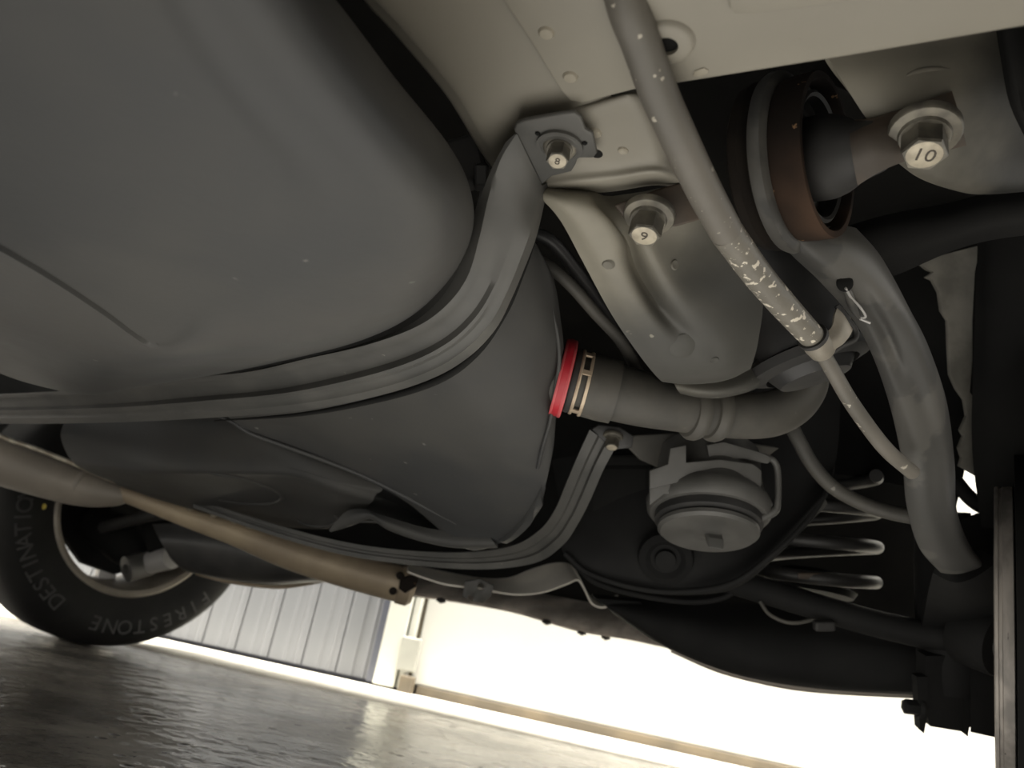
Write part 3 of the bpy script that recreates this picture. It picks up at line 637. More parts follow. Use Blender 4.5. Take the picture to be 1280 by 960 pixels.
# ---------------------------------------------------------------- parking brake cable tube, clamp
cab = thing('brake_cable', 'thick chalk-flecked brake cable tube crossing in front of the beige rail', 'cable', P(880, 240, .42))
cp_ = [(768, -60, .335), (785, 10, .345), (800, 50, .355), (823, 115, .375), (850, 175, .395), (880, 238, .42), (908, 290, .445), (948, 345, .475), (985, 388, .50), (1018, 424, .525)]
crd = [27, 26, 25, 24, 23, 22, 20.5, 18.5, 17, 15.5]
Q = PL(cp_); RR = [r * PX(t[2]) for r, t in zip(crd, cp_)]
tube('sleeve', Q[:7], RR[:7], M['cable'], cab, 20, 7)
tube('chalky_sleeve', Q[6:], RR[6:], M['cable_chalky'], cab, 20, 7, label='crusty white-flecked stretch of the tube')
lo = [(1018, 424, .527), (1040, 462, .545), (1062, 500, .56), (1090, 540, .585), (1112, 566, .60), (1140, 590, .63)]
tube('cable_core', PL(lo), [9.5 * PX(t[2]) for t in lo], M['cable'], cab, 14, 6, label='thinner pale cable below the clamp')
ca = (P(1030, 445, .535) - P(1005, 412, .517)).normalized()
rc = 17 * PX(.525)
cl = lathe('clamp_barrel', [(rc * .55, -.004), (rc, -.004), (rc * 1.06, .002), (rc * .98, .010), (rc * .62, .014), (rc * .55, .014)], P(1021, 428, .527), ca, M['clamp_metal'], cab, 26, 'pale metal cable clamp', closed=True)
lathe('rubber_ring', [(rc * .9, -.007), (rc * 1.12, -.007), (rc * 1.14, -.004), (rc * 1.0, -.003), (rc * .9, -.003)], P(1020, 427, .526), ca, M['rubber'], cl, 26, closed=True)
rows = [PL(r) for r in (((1030, 418, .522), (1040, 408, .523), (1044, 392, .525), (1048, 382, .53)), ((1038, 428, .521), (1050, 420, .522), (1056, 404, .525), (1056, 390, .53)), ((1042, 438, .524), (1056, 428, .525), (1066, 412, .53), (1064, 398, .535)))]
grid('clamp_wing', rows, M['clamp_metal'], cl, 5, 5, .002)
tube('clamp_edge', PL(((1046, 382, .53), (1058, 398, .53), (1069, 412, .531), (1068, 424, .53), (1052, 432, .528), (1040, 440, .528))), .0022, M['rubber'], cl, 8, 6)
# ---------------------------------------------------------------- trailing arm with bush
arm = thing('trailing_arm', 'curved grey painted suspension arm sweeping down from the rusty bush', 'suspension arm', P(1100, 450, .57))
AR = [((955, 262, .515), (975, 278, .505), (1005, 285, .505), (1035, 283, .515), (1055, 282, .53), (1070, 285, .55)),
      ((985, 312, .52), (1008, 316, .508), (1035, 312, .508), (1062, 306, .515), (1082, 305, .53), (1095, 312, .555)),
      ((1022, 348, .535), (1040, 347, .523), (1062, 342, .52), (1085, 338, .523), (1103, 335, .535), (1114, 342, .565)),
      ((1058, 388, .555), (1072, 386, .545), (1088, 382, .545), (1105, 380, .538), (1125, 376, .545), (1137, 386, .58)),
      ((1085, 430, .577), (1097, 428, .567), (1112, 425, .57), (1124, 424, .562), (1146, 420, .562), (1160, 432, .60)),
      ((1111, 500, .61), (1122, 498, .60), (1136, 496, .598), (1150, 494, .60), (1170, 490, .597), (1183, 502, .635)),
      ((1128, 575, .65), (1140, 573, .64), (1156, 571, .635), (1171, 569, .64), (1184, 568, .645), (1193, 578, .68)),
      ((1134, 632, .685), (1146, 632, .675), (1162, 631, .67), (1176, 630, .675), (1188, 630, .68), (1196, 638, .715)),
      ((1150, 685, .725), (1162, 682, .715), (1176, 680, .71), (1190, 678, .713), (1203, 676, .72), (1214, 684, .75)),
      ((1182, 722, .76), (1192, 720, .752), (1204, 717, .75), (1216, 714, .753), (1228, 712, .76), (1240, 718, .785)),
      ((1205, 755, .82), (1212, 752, .815), (1222, 748, .815), (1232, 745, .818), (1242, 742, .82), (1252, 745, .83))]
rows = []
for r in AR:
    p = PL(r); o_ = (p[2] - CAM).normalized()
    rows.append([p[0] + o_ * .03, p[0] + o_ * .006, *p[:1], *p[1:5], p[5], p[5] + o_ * .03])
grid('arm_pressing', rows, M['arm_paint'], arm, 4, 7, .003)
tube('pinch_weld', [P(x, y, d) for x, y, d in ((1052, 352, .525), (1060, 366, .53), (1066, 384, .54), (1075, 400, .548))], [.001, .003, .003, .001], M['arm_paint'], arm, 8, 5)
lathe('drain_hole', [(0, -.001), (.0045, -.001), (.006, .0)], P(1056, 354, .5235), FWD, M['under_black'], arm, 16, label='small black hole in the arm')
tube('plastic_tie', PL(((1057, 360, .522), (1064, 372, .53), (1076, 385, .54), (1082, 396, .545), (1075, 398, .546), (1088, 404, .545))), .0009, M['silver'], arm, 6, 5, label='thin pale tie wire on the arm')
bc = P(1018, 198, .50); BA = (LAT + ZUP * -.03).normalized()
lathe('bush_ring', [(.0475, -.0105), (.0525, -.0105), (.053, -.009), (.053, .0085), (.0525, .0095), (.0485, .0095), (.0475, .008)], bc, BA, M['rust'], arm, 56, 'rusty brown bush ring', closed=True)
lathe('ring_flange', [(.05, -.021), (.058, -.021), (.0595, -.018), (.059, -.013), (.055, -.0105), (.05, -.0105)], bc, BA, M['arm_paint'], arm, 56, 'grey flange looping round the ring', closed=True)
lathe('back_flange', [(0, -.038), (.05, -.038), (.0545, -.035), (.056, -.029), (.052, -.024), (.053, -.021), (.0, -.021)], bc, BA, M['rust_dark'], arm, 56, 'dark rusty flange behind the ring')
lathe('bush_rubber', [(.0475, -.01), (.0475, -.002), (.04, -.009), (.03, -.006), (.022, .004), (.0, .004)], bc, BA, M['rubber'], arm, 48, 'black rubber of the bush')
lathe('void_lip', [(.0385, .004), (.0405, .0055), (.0425, .004), (.0425, -.004), (.0385, -.004)], bc, BA, M['rubber'], arm, 48, closed=True)
mb = thing('bush_bracket', 'brown stained arm bracket bolted to the shaded beige panel', 'bracket', P(1120, 180, .44))
tube('pivot_neck', [bc + BA * -.005, P(1034, 197, .485), P(1050, 194, .474), P(1068, 190, .464), P(1100, 182, .452)], [.027, .0265, .0235, .019, .015], M['rubber'], mb, 24, 6, label='dark grey rubber neck')
rows = [PL(r) for r in (((1066, 150, .462), (1096, 146, .450), (1150, 128, .445), (1190, 114, .443)), ((1062, 170, .448), (1094, 162, .440), (1150, 148, .440), (1197, 136, .440)),
                        ((1066, 200, .446), (1096, 188, .439), (1146, 180, .440), (1204, 164, .440)), ((1072, 232, .458), (1098, 216, .448), (1134, 201, .445), (1208, 182, .446)))]
grid('bracket_arm', rows, M['bracket_brown'], mb, 5, 5, .007)
ba2 = (-ZUP * .93 - FWD * .2 - RIGHT * .1).normalized()
bolt(mb, P(1156, 163, .433), ba2, .0192, .0122, .020, '10', tx=RIGHT * .95 + UP * .17)
mb2 = thing('bush_bracket', 'brown stained arm bracket bolted beside the cable on the beige box section', 'bracket', P(820, 265, .47))
plate('bracket_arm', [P(x, y, .474 + (y - 260) * .0001) for x, y in ((768, 256), (830, 234), (862, 226), (905, 250), (900, 268), (845, 283), (800, 286), (784, 276))], .006, M['bracket_brown'], mb2, bevel=.0015)
bolt(mb2, P(812, 268, .470), ba2, .0158, .0100, .0178, '9', tx=RIGHT)
sp_ = thing('bump_stop', 'round grey rubber bump stop behind the brake cable and clamp', 'bump stop', P(985, 380, .68))
lathe('rubber_body', [(0, -.07), (.03, -.068), (.042, -.05), (.045, -.02), (.04, .0), (.043, .02), (.04, .05), (.02, .06), (0, .062)], P(985, 385, .68), (UP * .95 - RIGHT * .25 + FWD * .3), M['black_paint'], sp_, 32)
lathe('rim', [(.04, -.06), (.052, -.056), (.053, -.048), (.042, -.044)], P(985, 385, .68), (UP * .95 - RIGHT * .25 + FWD * .3), M['rubber'], sp_, 32, closed=True)
# ---------------------------------------------------------------- subframe plate, vapour valve
sub = thing('subframe', 'black pressed steel subframe behind the round valve', 'subframe', P(860, 700, .95))
rows = [PL(r) for r in (
    ((690, 575, 1.0), (760, 560, 1.0), (840, 540, 1.0), (920, 500, .98), (1000, 440, .95), (1050, 420, .95)),
    ((700, 640, .98), (770, 625, .97), (850, 615, .96), (930, 590, .94), (1005, 530, .93), (1050, 520, .94)),
    ((702, 685, .96), (760, 690, .945), (840, 690, .935), (925, 660, .925), (995, 600, .915), (1045, 575, .93)),
    ((712, 700, .95), (770, 718, .94), (840, 725, .935), (915, 705, .915), (985, 650, .895), (1036, 600, .90)),
    ((735, 718, .945), (790, 734, .935), (850, 740, .93), (918, 728, .90), (972, 685, .88), (1032, 622, .885)),
    ((745, 724, .97), (792, 738, .965), (850, 744, .96), (918, 736, .94), (975, 692, .93), (1034, 630, .94)),
    ((750, 722, 1.05), (795, 735, 1.05), (850, 740, 1.05), (915, 730, 1.05), (970, 690, 1.05), (1030, 635, 1.05)))]
grid('subframe_plate', rows, M['frame_black'], sub, 6, 6, .004)
tube('edge_flange', PL(((706, 692, .95), (735, 716, .94), (790, 734, .93), (850, 740, .925), (915, 729, .90), (965, 694, .882), (1010, 650, .882), (1036, 610, .89))), .0035, M['frame_black'], sub, 10, 7)
lathe('boss', [(.034, .002), (.032, -.006), (.024, -.010), (.018, -.004), (.013, -.004), (.012, -.010), (0, -.011)], P(832, 697, .932), (P(832, 697, 1) - CAM + UP * .4), M['frame_black'], sub, 32)
tube('front_flange', PL(((720, 706, .97), (745, 728, .98), (800, 744, .985), (860, 752, .985), (900, 748, .985), (925, 735, .985))), .004, M['frame_black'], sub, 8, 6)
valve = thing('vapour_valve', 'round grey plastic vapour valve in a cut-out metal cage', 'valve', P(880, 620, .85))
vax = (P(890, 660, .82) - P(872, 590, .86)).normalized(); vc = P(885, 655, .83)
vax = (-ZUP * .96 - Vector((0, 1, 0)) * .22 + LAT * .03).normalized()
px = PX(.83)
lathe('cap_disc', [(0, .004), (8 * px, .004), (14 * px, .0035), (20 * px, .001), (40 * px, .002), (58 * px, .004), (62 * px, .001), (62 * px, -.003), (0, -.004)], vc + vax * .008, vax, M['grey_bracket'], valve, 44)
box('cap_tab', vc + vax * .012 + RIGHT * .006 - UP * .002, RIGHT * .018 - UP * .003, vax * .012, (UP * .012 + FWD * .02), M['grey_bracket'], valve, .002)
lathe('seal_groove', [(58 * px, .004), (66 * px, .0), (66 * px, -.008), (60 * px, -.012), (0, -.012)], vc, vax, M['rubber'], valve, 44)
lathe('valve_body', [(72 * px, -.008), (76 * px, -.012), (78 * px, -.022), (74 * px, -.03), (70 * px, -.034), (66 * px, -.06), (64 * px, -.085), (0, -.085)], vc, vax, M['grey_bracket'], valve, 44)
cage = [((812, 612, .80), (812, 588, .80), (835, 580, .797), (838, 560, .797), (858, 556, .80), (858, 578, .795), (900, 574, .80), (942, 580, .815), (952, 588, .822), (952, 608, .822), (940, 612, .815), (905, 604, .802), (860, 600, .795))]
for seq in cage: plate('cage_band', PL([(x, y, .80) for x, y, d in seq]), .004, M['grey_bracket'], valve, bevel=.0012)
plate('cage_top', PL([(x, y, .81) for x, y in ((884, 556), (905, 552), (940, 562), (958, 568), (966, 574), (960, 580), (930, 574), (886, 575))]), .005, M['grey_bracket'], valve, bevel=.0012)
tube('cage_post', PL(((955, 570, .815), (967, 576, .815), (972, 590, .815), (972, 628, .81), (966, 640, .81), (945, 650, .81))), [.003, .0035, .0035, .0035, .005, .004], M['grey_bracket'], valve, 8, 6)
plate('cage_side', PL([(x, y, .805) for x, y in ((812, 608), (812, 632), (830, 618), (880, 616), (938, 630), (938, 612), (890, 600), (845, 604))]), .004, M['grey_bracket'], valve, bevel=.001)
plate('hanger', PL([(x, y, .87) for x, y in ((770, 545), (860, 540), (975, 560), (955, 575), (860, 575), (835, 590), (800, 575))]), .006, M['hose'], valve, bevel=.002)
can = thing('charcoal_canister', 'square black canister in the dark between far strap and valve', 'canister', P(770, 610, .98))
box('canister_body', P(770, 610, 1.0), RIGHT * .09, UP * .08, FWD * .06, M['under_black'], can, .012)
box('canister_lid', P(772, 572, .99), RIGHT * .096, UP * .014, FWD * .066, M['under_black'], can, .004)
# brake hose
tag(tube('brake_hose', PL(((985, 525, .83), (998, 550, .82), (1015, 580, .82), (1040, 608, .82), (1075, 628, .81), (1110, 640, .80), (1150, 648, .79))), 9 * PX(.82), M['hose'], None, 14, 6), 'dark flexible brake hose looping from under the filler hose to the arm', 'hose')
# ---------------------------------------------------------------- coil spring on its seat
spr = thing('coil_spring', 'dark coil spring standing between subframe and suspension arm', 'spring', P(1010, 720, 1.02))
sc_ = P(1015, 690, 1.05); V = []
pts = []
for k in range(61):
    a = .6 + k / 60 * 3.0 * 2 * math.pi
    pts.append(P(1012, 724 - 32 * k / 15 * 1.0, 1.05) + (RIGHT * math.cos(a) * 78 + UP * math.sin(a) * 12 * .9 - FWD * math.sin(a) * 70) * PX(1.05))
tube('coil', pts, 8 * PX(1.03), M['spring'], spr, 12, 2)
lathe('spring_seat', [(0, 0), (.055, 0), (.06, .008), (.05, .012), (.04, .03), (0, .03)], P(1012, 742, 1.05), ZUP, M['under_black'], spr, 32)
box('paint_mark', P(1012, 720, .972), RIGHT * .03, UP * .008, FWD * .004, M['bracket_brown'], spr, .002, 'ochre paint mark on the spring')
# ---------------------------------------------------------------- lower links and arm
lk = thing('lateral_link', 'straight dark suspension link running under the coil spring', 'suspension link', P(1080, 765, .92))
tube('link_bar', PL(((900, 722, 1.0), (960, 740, .97), (1060, 770, .93), (1140, 790, .90), (1205, 800, .87))), [.017, .0165, .016, .016, .017], M['frame_black'], lk, 18, 5)
lathe('link_eye', [(.014, -.022), (.034, -.022), (.036, -.018), (.036, .018), (.034, .022), (.014, .022)], P(1228, 797, .85), (LAT * .6 - FWD * .6 - UP * .1), M['frame_black'], lk, 32, closed=True)
lathe('link_bush', [(0, -.024), (.014, -.024), (.018, -.02), (.018, .02), (.014, .026), (0, .026)], P(1228, 797, .85), (LAT * .6 - FWD * .6 - UP * .1), M['rubber'], lk, 24)
box('link_clip', P(1030, 782, .92), RIGHT * .025, UP * .012, FWD * .012, M['rubber'], lk, .003)
tag(tube('sensor_wire', PL(((950, 752, .96), (962, 768, .95), (985, 778, .94), (1010, 776, .94), (1035, 766, .94))), .0025, M['hose'], None, 8, 6), 'thin sensor wire hanging in a loop below the straight link', 'wire')
la = thing('lower_arm', 'wide black lower suspension arm silhouetted against the white door', 'suspension arm', P(1000, 810, 1.0))
rows = [PL(r) for r in (
    ((740, 742, 1.2), (800, 748, 1.16), (870, 752, 1.12), (950, 755, 1.08), (1050, 765, 1.03), (1160, 785, .98)),
    ((745, 748, 1.15), (805, 765, 1.1), (875, 780, 1.06), (955, 795, 1.02), (1055, 805, .98), (1160, 815, .94)),
    ((760, 760, 1.13), (820, 795, 1.08), (890, 822, 1.04), (960, 838, 1.0), (1055, 850, .97), (1152, 858, .93)),
    ((768, 768, 1.15), (826, 806, 1.1), (893, 836, 1.06), (962, 853, 1.03), (1055, 864, .99), (1152, 869, .95)),
    ((772, 764, 1.2), (830, 800, 1.18), (895, 828, 1.15), (962, 845, 1.12), (1055, 857, 1.08), (1152, 862, 1.04)))]
grid('arm_pressing', rows, M['frame_black'], la, 6, 6, .004)
tube('edge_highlight', PL(((840, 812, 1.08), (895, 836, 1.05), (950, 851, 1.03), (1000, 860, 1.01), (1060, 865, .99), (1146, 869, .95))), .004, M['muffler'], la, 8, 6, label='pale strip painting the highlight on the lower edge')  # edge highlight painted as a pale tube on the black arm
plate('arm_corner', PL([(x, y, 1.13) for x, y in ((745, 748), (770, 768), (850, 815), (830, 780), (800, 752))]), .004, M['frame_black'], la, bevel=.001)
kn = thing('wheel_knuckle', 'black wheel knuckle and damper foot against the white door', 'knuckle', P(1195, 830, .88))
tube('damper_body', PL(((1178, 640, .93), (1182, 720, .92), (1186, 780, .905), (1188, 830, .895), (1188, 866, .89))), [.03, .034, .035, .035, .028], M['frame_black'], kn, 24, 5)
cB = P(1187, 893, .885); kx = RIGHT * .99 - UP * .12
tube('damper_bush', [cB - kx * .020, cB + kx * .020], .012, M['rubber'], kn, 24, 2)
plate('fork_ear', PL([(x, y, .868) for x, y in ((1146, 846), (1160, 846), (1160, 890), (1155, 917), (1150, 912))]), .012, M['frame_black'], kn)
plate('fork_ear', PL([(x, y, .868) for x, y in ((1205, 850), (1214, 850), (1214, 890), (1210, 921), (1206, 917))]), .012, M['frame_black'], kn)
plate('damper_foot', PL([(x, y, .87) for x, y in ((1157, 820), (1214, 820), (1209, 910), (1206, 915), (1163, 908), (1160, 898), (1157, 890))]), .02, M['frame_black'], kn)
bolt(kn, P(1150, 885, .872), -kx, .011, .0085, .018, mat=M['frame_black'], face=M['frame_black'])
V = [P(x, y, d) for d in (.86, .93) for x, y in ((1213, 760), (1262, 745), (1262, 925), (1249, 923), (1213, 915))]
link('knuckle_leg', V, [(0, 1, 2, 3, 4), (9, 8, 7, 6, 5), (0, 5, 6, 1), (1, 6, 7, 2), (2, 7, 8, 3), (3, 8, 9, 4), (4, 9, 5, 0)], M['frame_black'], kn, False)
rows = [PL(r) for r in (((1166, 716, .755), (1192, 728, .745), (1218, 722, .745), (1250, 700, .76)), ((1160, 742, .80), (1188, 752, .79), (1215, 752, .785), (1250, 745, .79)), ((1152, 790, .90), (1185, 790, .89), (1215, 790, .88), (1250, 800, .88)))]
grid('knuckle_web', rows, M['frame_black'], kn, 5, 5, .02)
link('knuckle_ear', [P(x, y, d) for d in (.85, .9) for x, y in ((1196, 652), (1222, 641), (1262, 650), (1262, 760), (1190, 760))], [(0, 1, 2, 3, 4), (9, 8, 7, 6, 5), (0, 5, 6, 1), (1, 6, 7, 2), (2, 7, 8, 3), (3, 8, 9, 4), (4, 9, 5, 0)], M['frame_black'], kn, False)
tube('link_rod', PL(((1195, 602, .9), (1208, 618, .89), (1222, 630, .88), (1240, 638, .87))), .0085, M['frame_black'], kn, 12, 5)
# ---------------------------------------------------------------- near wheel: disc edge and tyre
VW = (P(1257, 760, 1) - CAM); VW.z = 0; VW.normalize()
WX = Vector((VW.y, -VW.x, 0)).normalized()         # across the wheel, outwards (right)
nw = thing('rear_wheel', 'near rear wheel at the right edge, tyre black, brake disc edge-on', 'wheel', Vector((P(1300, 800, .85).x, P(1300, 800, .85).y, 0)), 'rear wheels')
dc = P(1257, 800, .93)
dc = P(1256, 790, .86)
lathe('brake_disc', [(.05, -.0085), (.178, -.0085), (.180, -.0075), (.180, -.005), (.178, -.0045), (.1785, -.002), (.180, -.001), (.180, .0075), (.178, .0085), (.05, .0085)], dc, WX, M['steel_worn'], nw, 64, 'worn grey brake disc seen edge-on', closed=True)
lathe('hub', [(0, -.01), (.05, -.01), (.05, .05), (0, .05)], dc, WX, M['under_black'], nw, 24)
TR = .345
tcn = Vector((dc.x, dc.y, TR)) + WX * .145
lathe('tyre', [(.225, -.09), (.24, -.105), (.27, -.116), (.30, -.112), (.325, -.098), (.338, -.08), (.345, -.05), (.345, .05), (.338, .08), (.325, .098), (.30, .112), (.27, .116), (.24, .105), (.225, .09)], tcn, WX, M['tyre'], nw, 72, 'plain black tyre', closed=True)
lathe('rim_barrel', [(.225, -.09), (.222, -.095), (.208, -.09), (.2, -.05), (.19, .03), (.225, .09), (.228, .08), (.205, .03), (.212, -.05), (.22, -.085)], tcn, WX, M['under_black'], nw, 64, closed=True)
shield = lathe('dust_shield', [(.03, .0095), (.19, .0095), (.215, .0095), (.215, .03), (.19, .03), (.03, .03)], dc, WX, M['under_black'], nw, 48, closed=True)
# inner arch skin, dark, right of the felt
rows = [PL(r) for r in (((1222, 300, .80), (1250, 292, .78), (1340, 270, .76)), ((1217, 450, .80), (1250, 450, .78), (1340, 440, .76)), ((1215, 560, .82), (1255, 560, .8), (1340, 560, .78)), ((1227, 660, .83), (1256, 660, .82), (1340, 660, .80)))]
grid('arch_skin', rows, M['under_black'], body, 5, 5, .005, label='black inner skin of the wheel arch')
# ---------------------------------------------------------------- exhaust
ex = thing('exhaust', 'tan-tinted muffler and tail pipe behind the tank', 'exhaust', P(200, 620, 1.3))
mp_ = [(-160, 522, 1.36), (-60, 557, 1.34), (0, 577, 1.33), (70, 600, 1.32), (110, 612, 1.315), (145, 619, 1.31), (166, 621, 1.31)]
mr = [36, 32, 28.5, 25, 21.5, 14, 5]
mf = tube('muffler_body', PL(mp_), [r * PX(t[2]) for r, t in zip(mr, mp_)], M['muffler'], ex, 30, 7)
tube('muffler_seam', PL(((-60, 512, 1.31), (0, 545, 1.30), (50, 563, 1.295), (100, 583, 1.29), (140, 600, 1.29), (175, 612, 1.29), (225, 627, 1.29))), .004, M['weld'], mf, 8, 6)
axm = (PL(mp_)[4] - PL(mp_)[2]).normalized()
lathe('crimp_band', [(21.5 * PX(1.317), -.006), (23 * PX(1.317), -.003), (23 * PX(1.317), .003), (20 * PX(1.317), .007)], P(106, 608.5, 1.317), axm, M['muffler'], mf, 30, closed=True)
pp = [(150, 616, 1.31), (190, 630, 1.31), (240, 648, 1.31), (300, 668, 1.31), (360, 690, 1.31), (420, 708, 1.315), (470, 722, 1.32), (500, 730, 1.325), (517, 735, 1.33)]
tube('tail_pipe', PL(pp), [r * PX(1.31) for r in (9, 11, 13, 16, 20, 22, 22.5, 22, 17)], M['exhaust'], ex, 24, 6)
for x, y in ((238, 632), (268, 641), (294, 649), (312, 655)):
    lathe('weld_bead', [(0, -.009), (.007, -.006), (.0095, 0), (.007, .006), (0, .009)], P(x, y, 1.29), RIGHT + UP * .35, M['weld'], ex, 14)
axp = (PL(pp)[7] - PL(pp)[6]).normalized()
lathe('end_collar', [(22 * PX(1.32), -.012), (24 * PX(1.32), -.01), (24 * PX(1.32), .008), (19 * PX(1.32), .016), (15 * PX(1.32), .016)], P(507, 732, 1.325), axp, M['exhaust'], ex, 28, closed=True)
for x, y in ((500, 720), (491, 739)): lathe('dark_pit', [(0, -.004), (.006, -.002), (.007, .002)], P(x, y, 1.292), FWD, M['rust_dark'], ex, 14)
plate('rusty_clip', PL([(x, y, 1.29) for x, y in ((500, 724), (514, 718), (524, 724), (520, 734), (506, 742), (498, 736))]), .006, M['rust'], ex, bevel=.002)
# ---------------------------------------------------------------- heat shield bracket, tail floor
hs = thing('hanger_bracket', 'bent pale grey hanger strip with a humped bend under the far strap', 'bracket', P(640, 730, 1.3))
HB = [((510, 704, 1.34), (510, 714, 1.28)), ((535, 710, 1.34), (535, 723, 1.28)), ((560, 715, 1.34), (560, 730, 1.27)), ((600, 722, 1.34), (600, 735, 1.27)), ((635, 722, 1.33), (640, 742, 1.25)), ((662, 712, 1.32), (676, 740, 1.24)), ((690, 704, 1.31), (706, 730, 1.23)), ((712, 705, 1.30), (722, 724, 1.23)), ((725, 722, 1.29), (731, 735, 1.23)), ((738, 746, 1.28), (741, 754, 1.24)), ((755, 750, 1.27), (756, 758, 1.24)), ((772, 743, 1.27), (774, 748, 1.25))]
grid('strip', [PL(r) for r in HB], M['hanger'], hs, 4, 5, .003)
plate('eyelet_plate', PL([(x, y, 1.26) for x, y in ((581, 727), (600, 724), (617, 732), (614, 745), (604, 754), (588, 752), (578, 744))]), .004, M['grey_bracket'], hs, bevel=.001, holes=(circle(P(601, 734, 1.26), P(600, 738, 1) - CAM, .006, 12), circle(P(588, 748, 1.26), P(600, 738, 1) - CAM, .005, 12)))
tf = thing('tail_undertray', 'shaggy grey undertray at the tail of the car above the white door', 'undertray', P(680, 770, 1.5))
rows = [PL(r) for r in (
    ((470, 712, 1.75), (560, 722, 1.7), (640, 735, 1.65), (720, 750, 1.6), (800, 765, 1.5), (880, 800, 1.4)),
    ((480, 728, 1.68), (560, 738, 1.62), (640, 750, 1.57), (720, 768, 1.52), (800, 783, 1.44), (880, 810, 1.36)),
    ((500, 743, 1.65), (560, 751, 1.6), (640, 765, 1.55), (720, 788, 1.5), (790, 800, 1.43), (870, 818, 1.35)),
    ((505, 744, 1.75), (560, 750, 1.7), (640, 764, 1.65), (720, 785, 1.6), (790, 797, 1.5), (870, 815, 1.42)))]
grid('tray_skin', rows, M['tray'], tf, 6, 6, .01)
for x, y in ((551, 752), (683, 779), (727, 792), (757, 798)): lathe('tray_clip', [(0, -.008), (.008, -.006), (.01, 0), (0, .004)], P(x, y, 1.5), -ZUP, M['rubber'], tf, 10)
# ---------------------------------------------------------------- far wheel and its suspension
WC = P(181, 637, 1.85)
WCz = WC.copy()
FA = (-LAT).normalized()                        # axle, away from the lens
fw = thing('rear_wheel', 'far rear wheel at the left with raised lettering on its tyre', 'wheel', Vector((WC.x, WC.y, 0)), 'rear wheels')
TR = WC.z
k_ = TR / .345
prof = [(.212, .0), (.22, -.014), (.23, -.016), (.25, -.024), (.27, -.03), (.295, -.03), (.318, -.018), (.333, .0), (.341, .02), (.345, .05), (.345, .15), (.338, .18), (.32, .2), (.27, .21), (.23, .2), (.222, .18)]
ty = lathe('tyre', [(r * k_, z) for r, z in prof], WC, FA, M['tyre'], fw, 80, 'black tyre with raised letters', closed=True)
rimm = lathe('rim', [(r * k_, z) for r, z in ((.214, .0), (.219, -.012), (.212, -.015), (.203, -.010), (.2, .0), (.199, .02), (.196, .03), (.19, .09), (.186, .15), (.2, .185), (.222, .19), (.21, .18), (.2, .14), (.205, .05), (.216, .02))], WC, FA, M['alloy'], fw, 72, 'tan grey metal rim', closed=True)
for k in range(5):
    a = k * 2 * math.pi / 5 + .5
    e1 = ZUP * math.cos(a) + REAR * math.sin(a); e2 = e1.cross(FA)
    V = [WC + FA * z * k_ + e1 * r * k_ + e2 * w_ * k_ for z in (.13, .155) for r, w_ in ((.04, -.03), (.192, -.022), (.192, .022), (.04, .03))]
    link('spoke', V, [(0, 1, 2, 3), (7, 6, 5, 4), (0, 4, 5, 1), (1, 5, 6, 2), (2, 6, 7, 3), (3, 7, 4, 0)], M['silver'], rimm, False)
lathe('hub', [(0, .06), (.055, .06), (.06, .13), (.06, .155), (0, .155)], WC, FA, M['under_black'], rimm, 28)
down = -ZUP
# angle measured clockwise as seen from the lens, 0 at the bottom
vx = FA.cross(ZUP); 
if vx.dot(RIGHT) < 0: vx = -vx
def rim_dir(deg): a = math.radians(deg); return -ZUP * math.cos(a) - vx * math.sin(a)
def letters(body, a0, step):
    for i, ch in enumerate(body):
        if ch == ' ': continue
        dr = rim_dir(a0 + step * i); tg = FA.cross(dr)
        c = WC + dr * .2865 * k_ - FA * .0312 * k_
        # tops of the letters point outwards, reading clockwise
        tgx = -rim_dir(a0 + step * i - 90)
        text_mesh('raised_letter', ch, .045, c, tgx, dr, M['tyre_letter'], ty, .0012)
letters('FIRESTONE', -50, 7.2)
letters('DESTINATION', 30, 5.4)
dr = rim_dir(78)
lathe('paint_dot', [(0, -.003), (.006, -.002), (.007, 0)], WC + dr * .247 * k_ - FA * .023 * k_, FA, M['yellow'], ty, 14, 'small yellow paint dot')
fk = thing('wheel_knuckle', 'dark far-side knuckle and brake parts inside the far rim', 'knuckle', P(160, 670, 1.9))
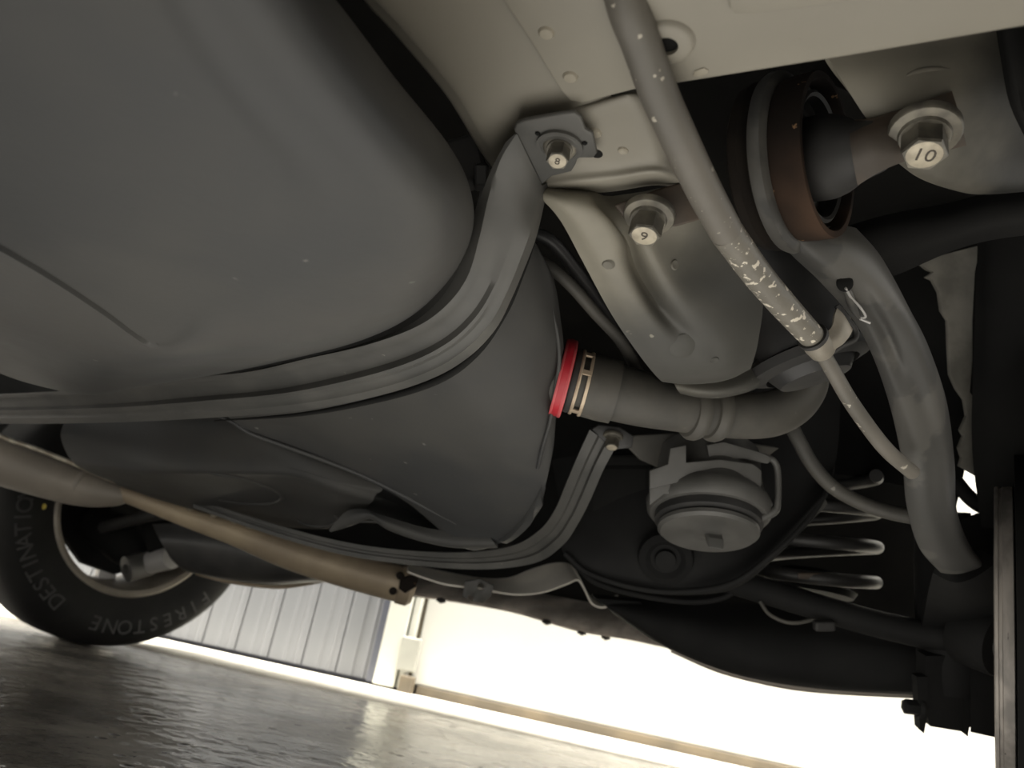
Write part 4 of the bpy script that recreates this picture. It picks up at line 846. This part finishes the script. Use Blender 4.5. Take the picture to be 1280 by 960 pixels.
lathe('dust_shield', [(0, .01), (.14, .01), (.168, .005), (.172, .02), (0, .03)], P(165, 632, 1.93), FA, M['under_black'], fk, 12)
tube('knuckle_arm', PL(((115, 650, 1.86), (150, 672, 1.85), (165, 690, 1.84), (170, 705, 1.83))), [.045, .05, .045, .03], M['under_black'], fk, 14, 5)
tube('toe_link', PL(((128, 660, 1.8), (165, 650, 1.78), (205, 642, 1.75), (250, 640, 1.7))), .014, M['black_paint'], fk, 12, 5)
lathe('link_eye', [(.012, -.03), (.028, -.03), (.03, -.025), (.03, .03), (.012, .03)], P(174, 707, 1.80), (P(174, 707, 1) - P(235, 690, 1.05)), M['grey_bracket'], fk, 24, closed=True)
tube('link_sleeve', [P(176, 706, 1.82), P(215, 697, 1.78)], .026, M['silver'], fk, 18, 3)
box('caliper', P(205, 670, 1.82), RIGHT * .07 + UP * .02, UP * .1 - RIGHT * .03, FWD * .06, M['under_black'], fk, .012)
fl_ = thing('lower_arm', 'wide black far-side lower suspension arm beside the far wheel', 'suspension arm', P(330, 700, 1.6))
rows = [PL(r) for r in (
    ((190, 655, 1.72), (250, 655, 1.68), (320, 665, 1.62), (400, 685, 1.56), (480, 715, 1.5)),
    ((200, 675, 1.68), (255, 680, 1.64), (325, 692, 1.58), (400, 705, 1.52), (480, 728, 1.46)),
    ((215, 700, 1.68), (262, 712, 1.64), (330, 722, 1.58), (400, 722, 1.52), (480, 738, 1.48)),
    ((232, 714, 1.70), (275, 724, 1.66), (340, 732, 1.62), (405, 728, 1.56), (480, 742, 1.52)),
    ((235, 710, 1.78), (278, 718, 1.74), (340, 726, 1.7), (405, 722, 1.64), (480, 736, 1.6)))]
grid('arm_pressing', rows, M['black_paint'], fl_, 6, 6, .006)
tube('edge_highlight', PL(((246, 716, 1.69), (290, 727, 1.65), (340, 733, 1.62), (372, 731, 1.6), (410, 724, 1.57))), .005, M['exhaust'], fl_, 8, 6, label='pale strip painting the highlight on the lower edge')  # pale tube painted in as the far arm's edge highlight
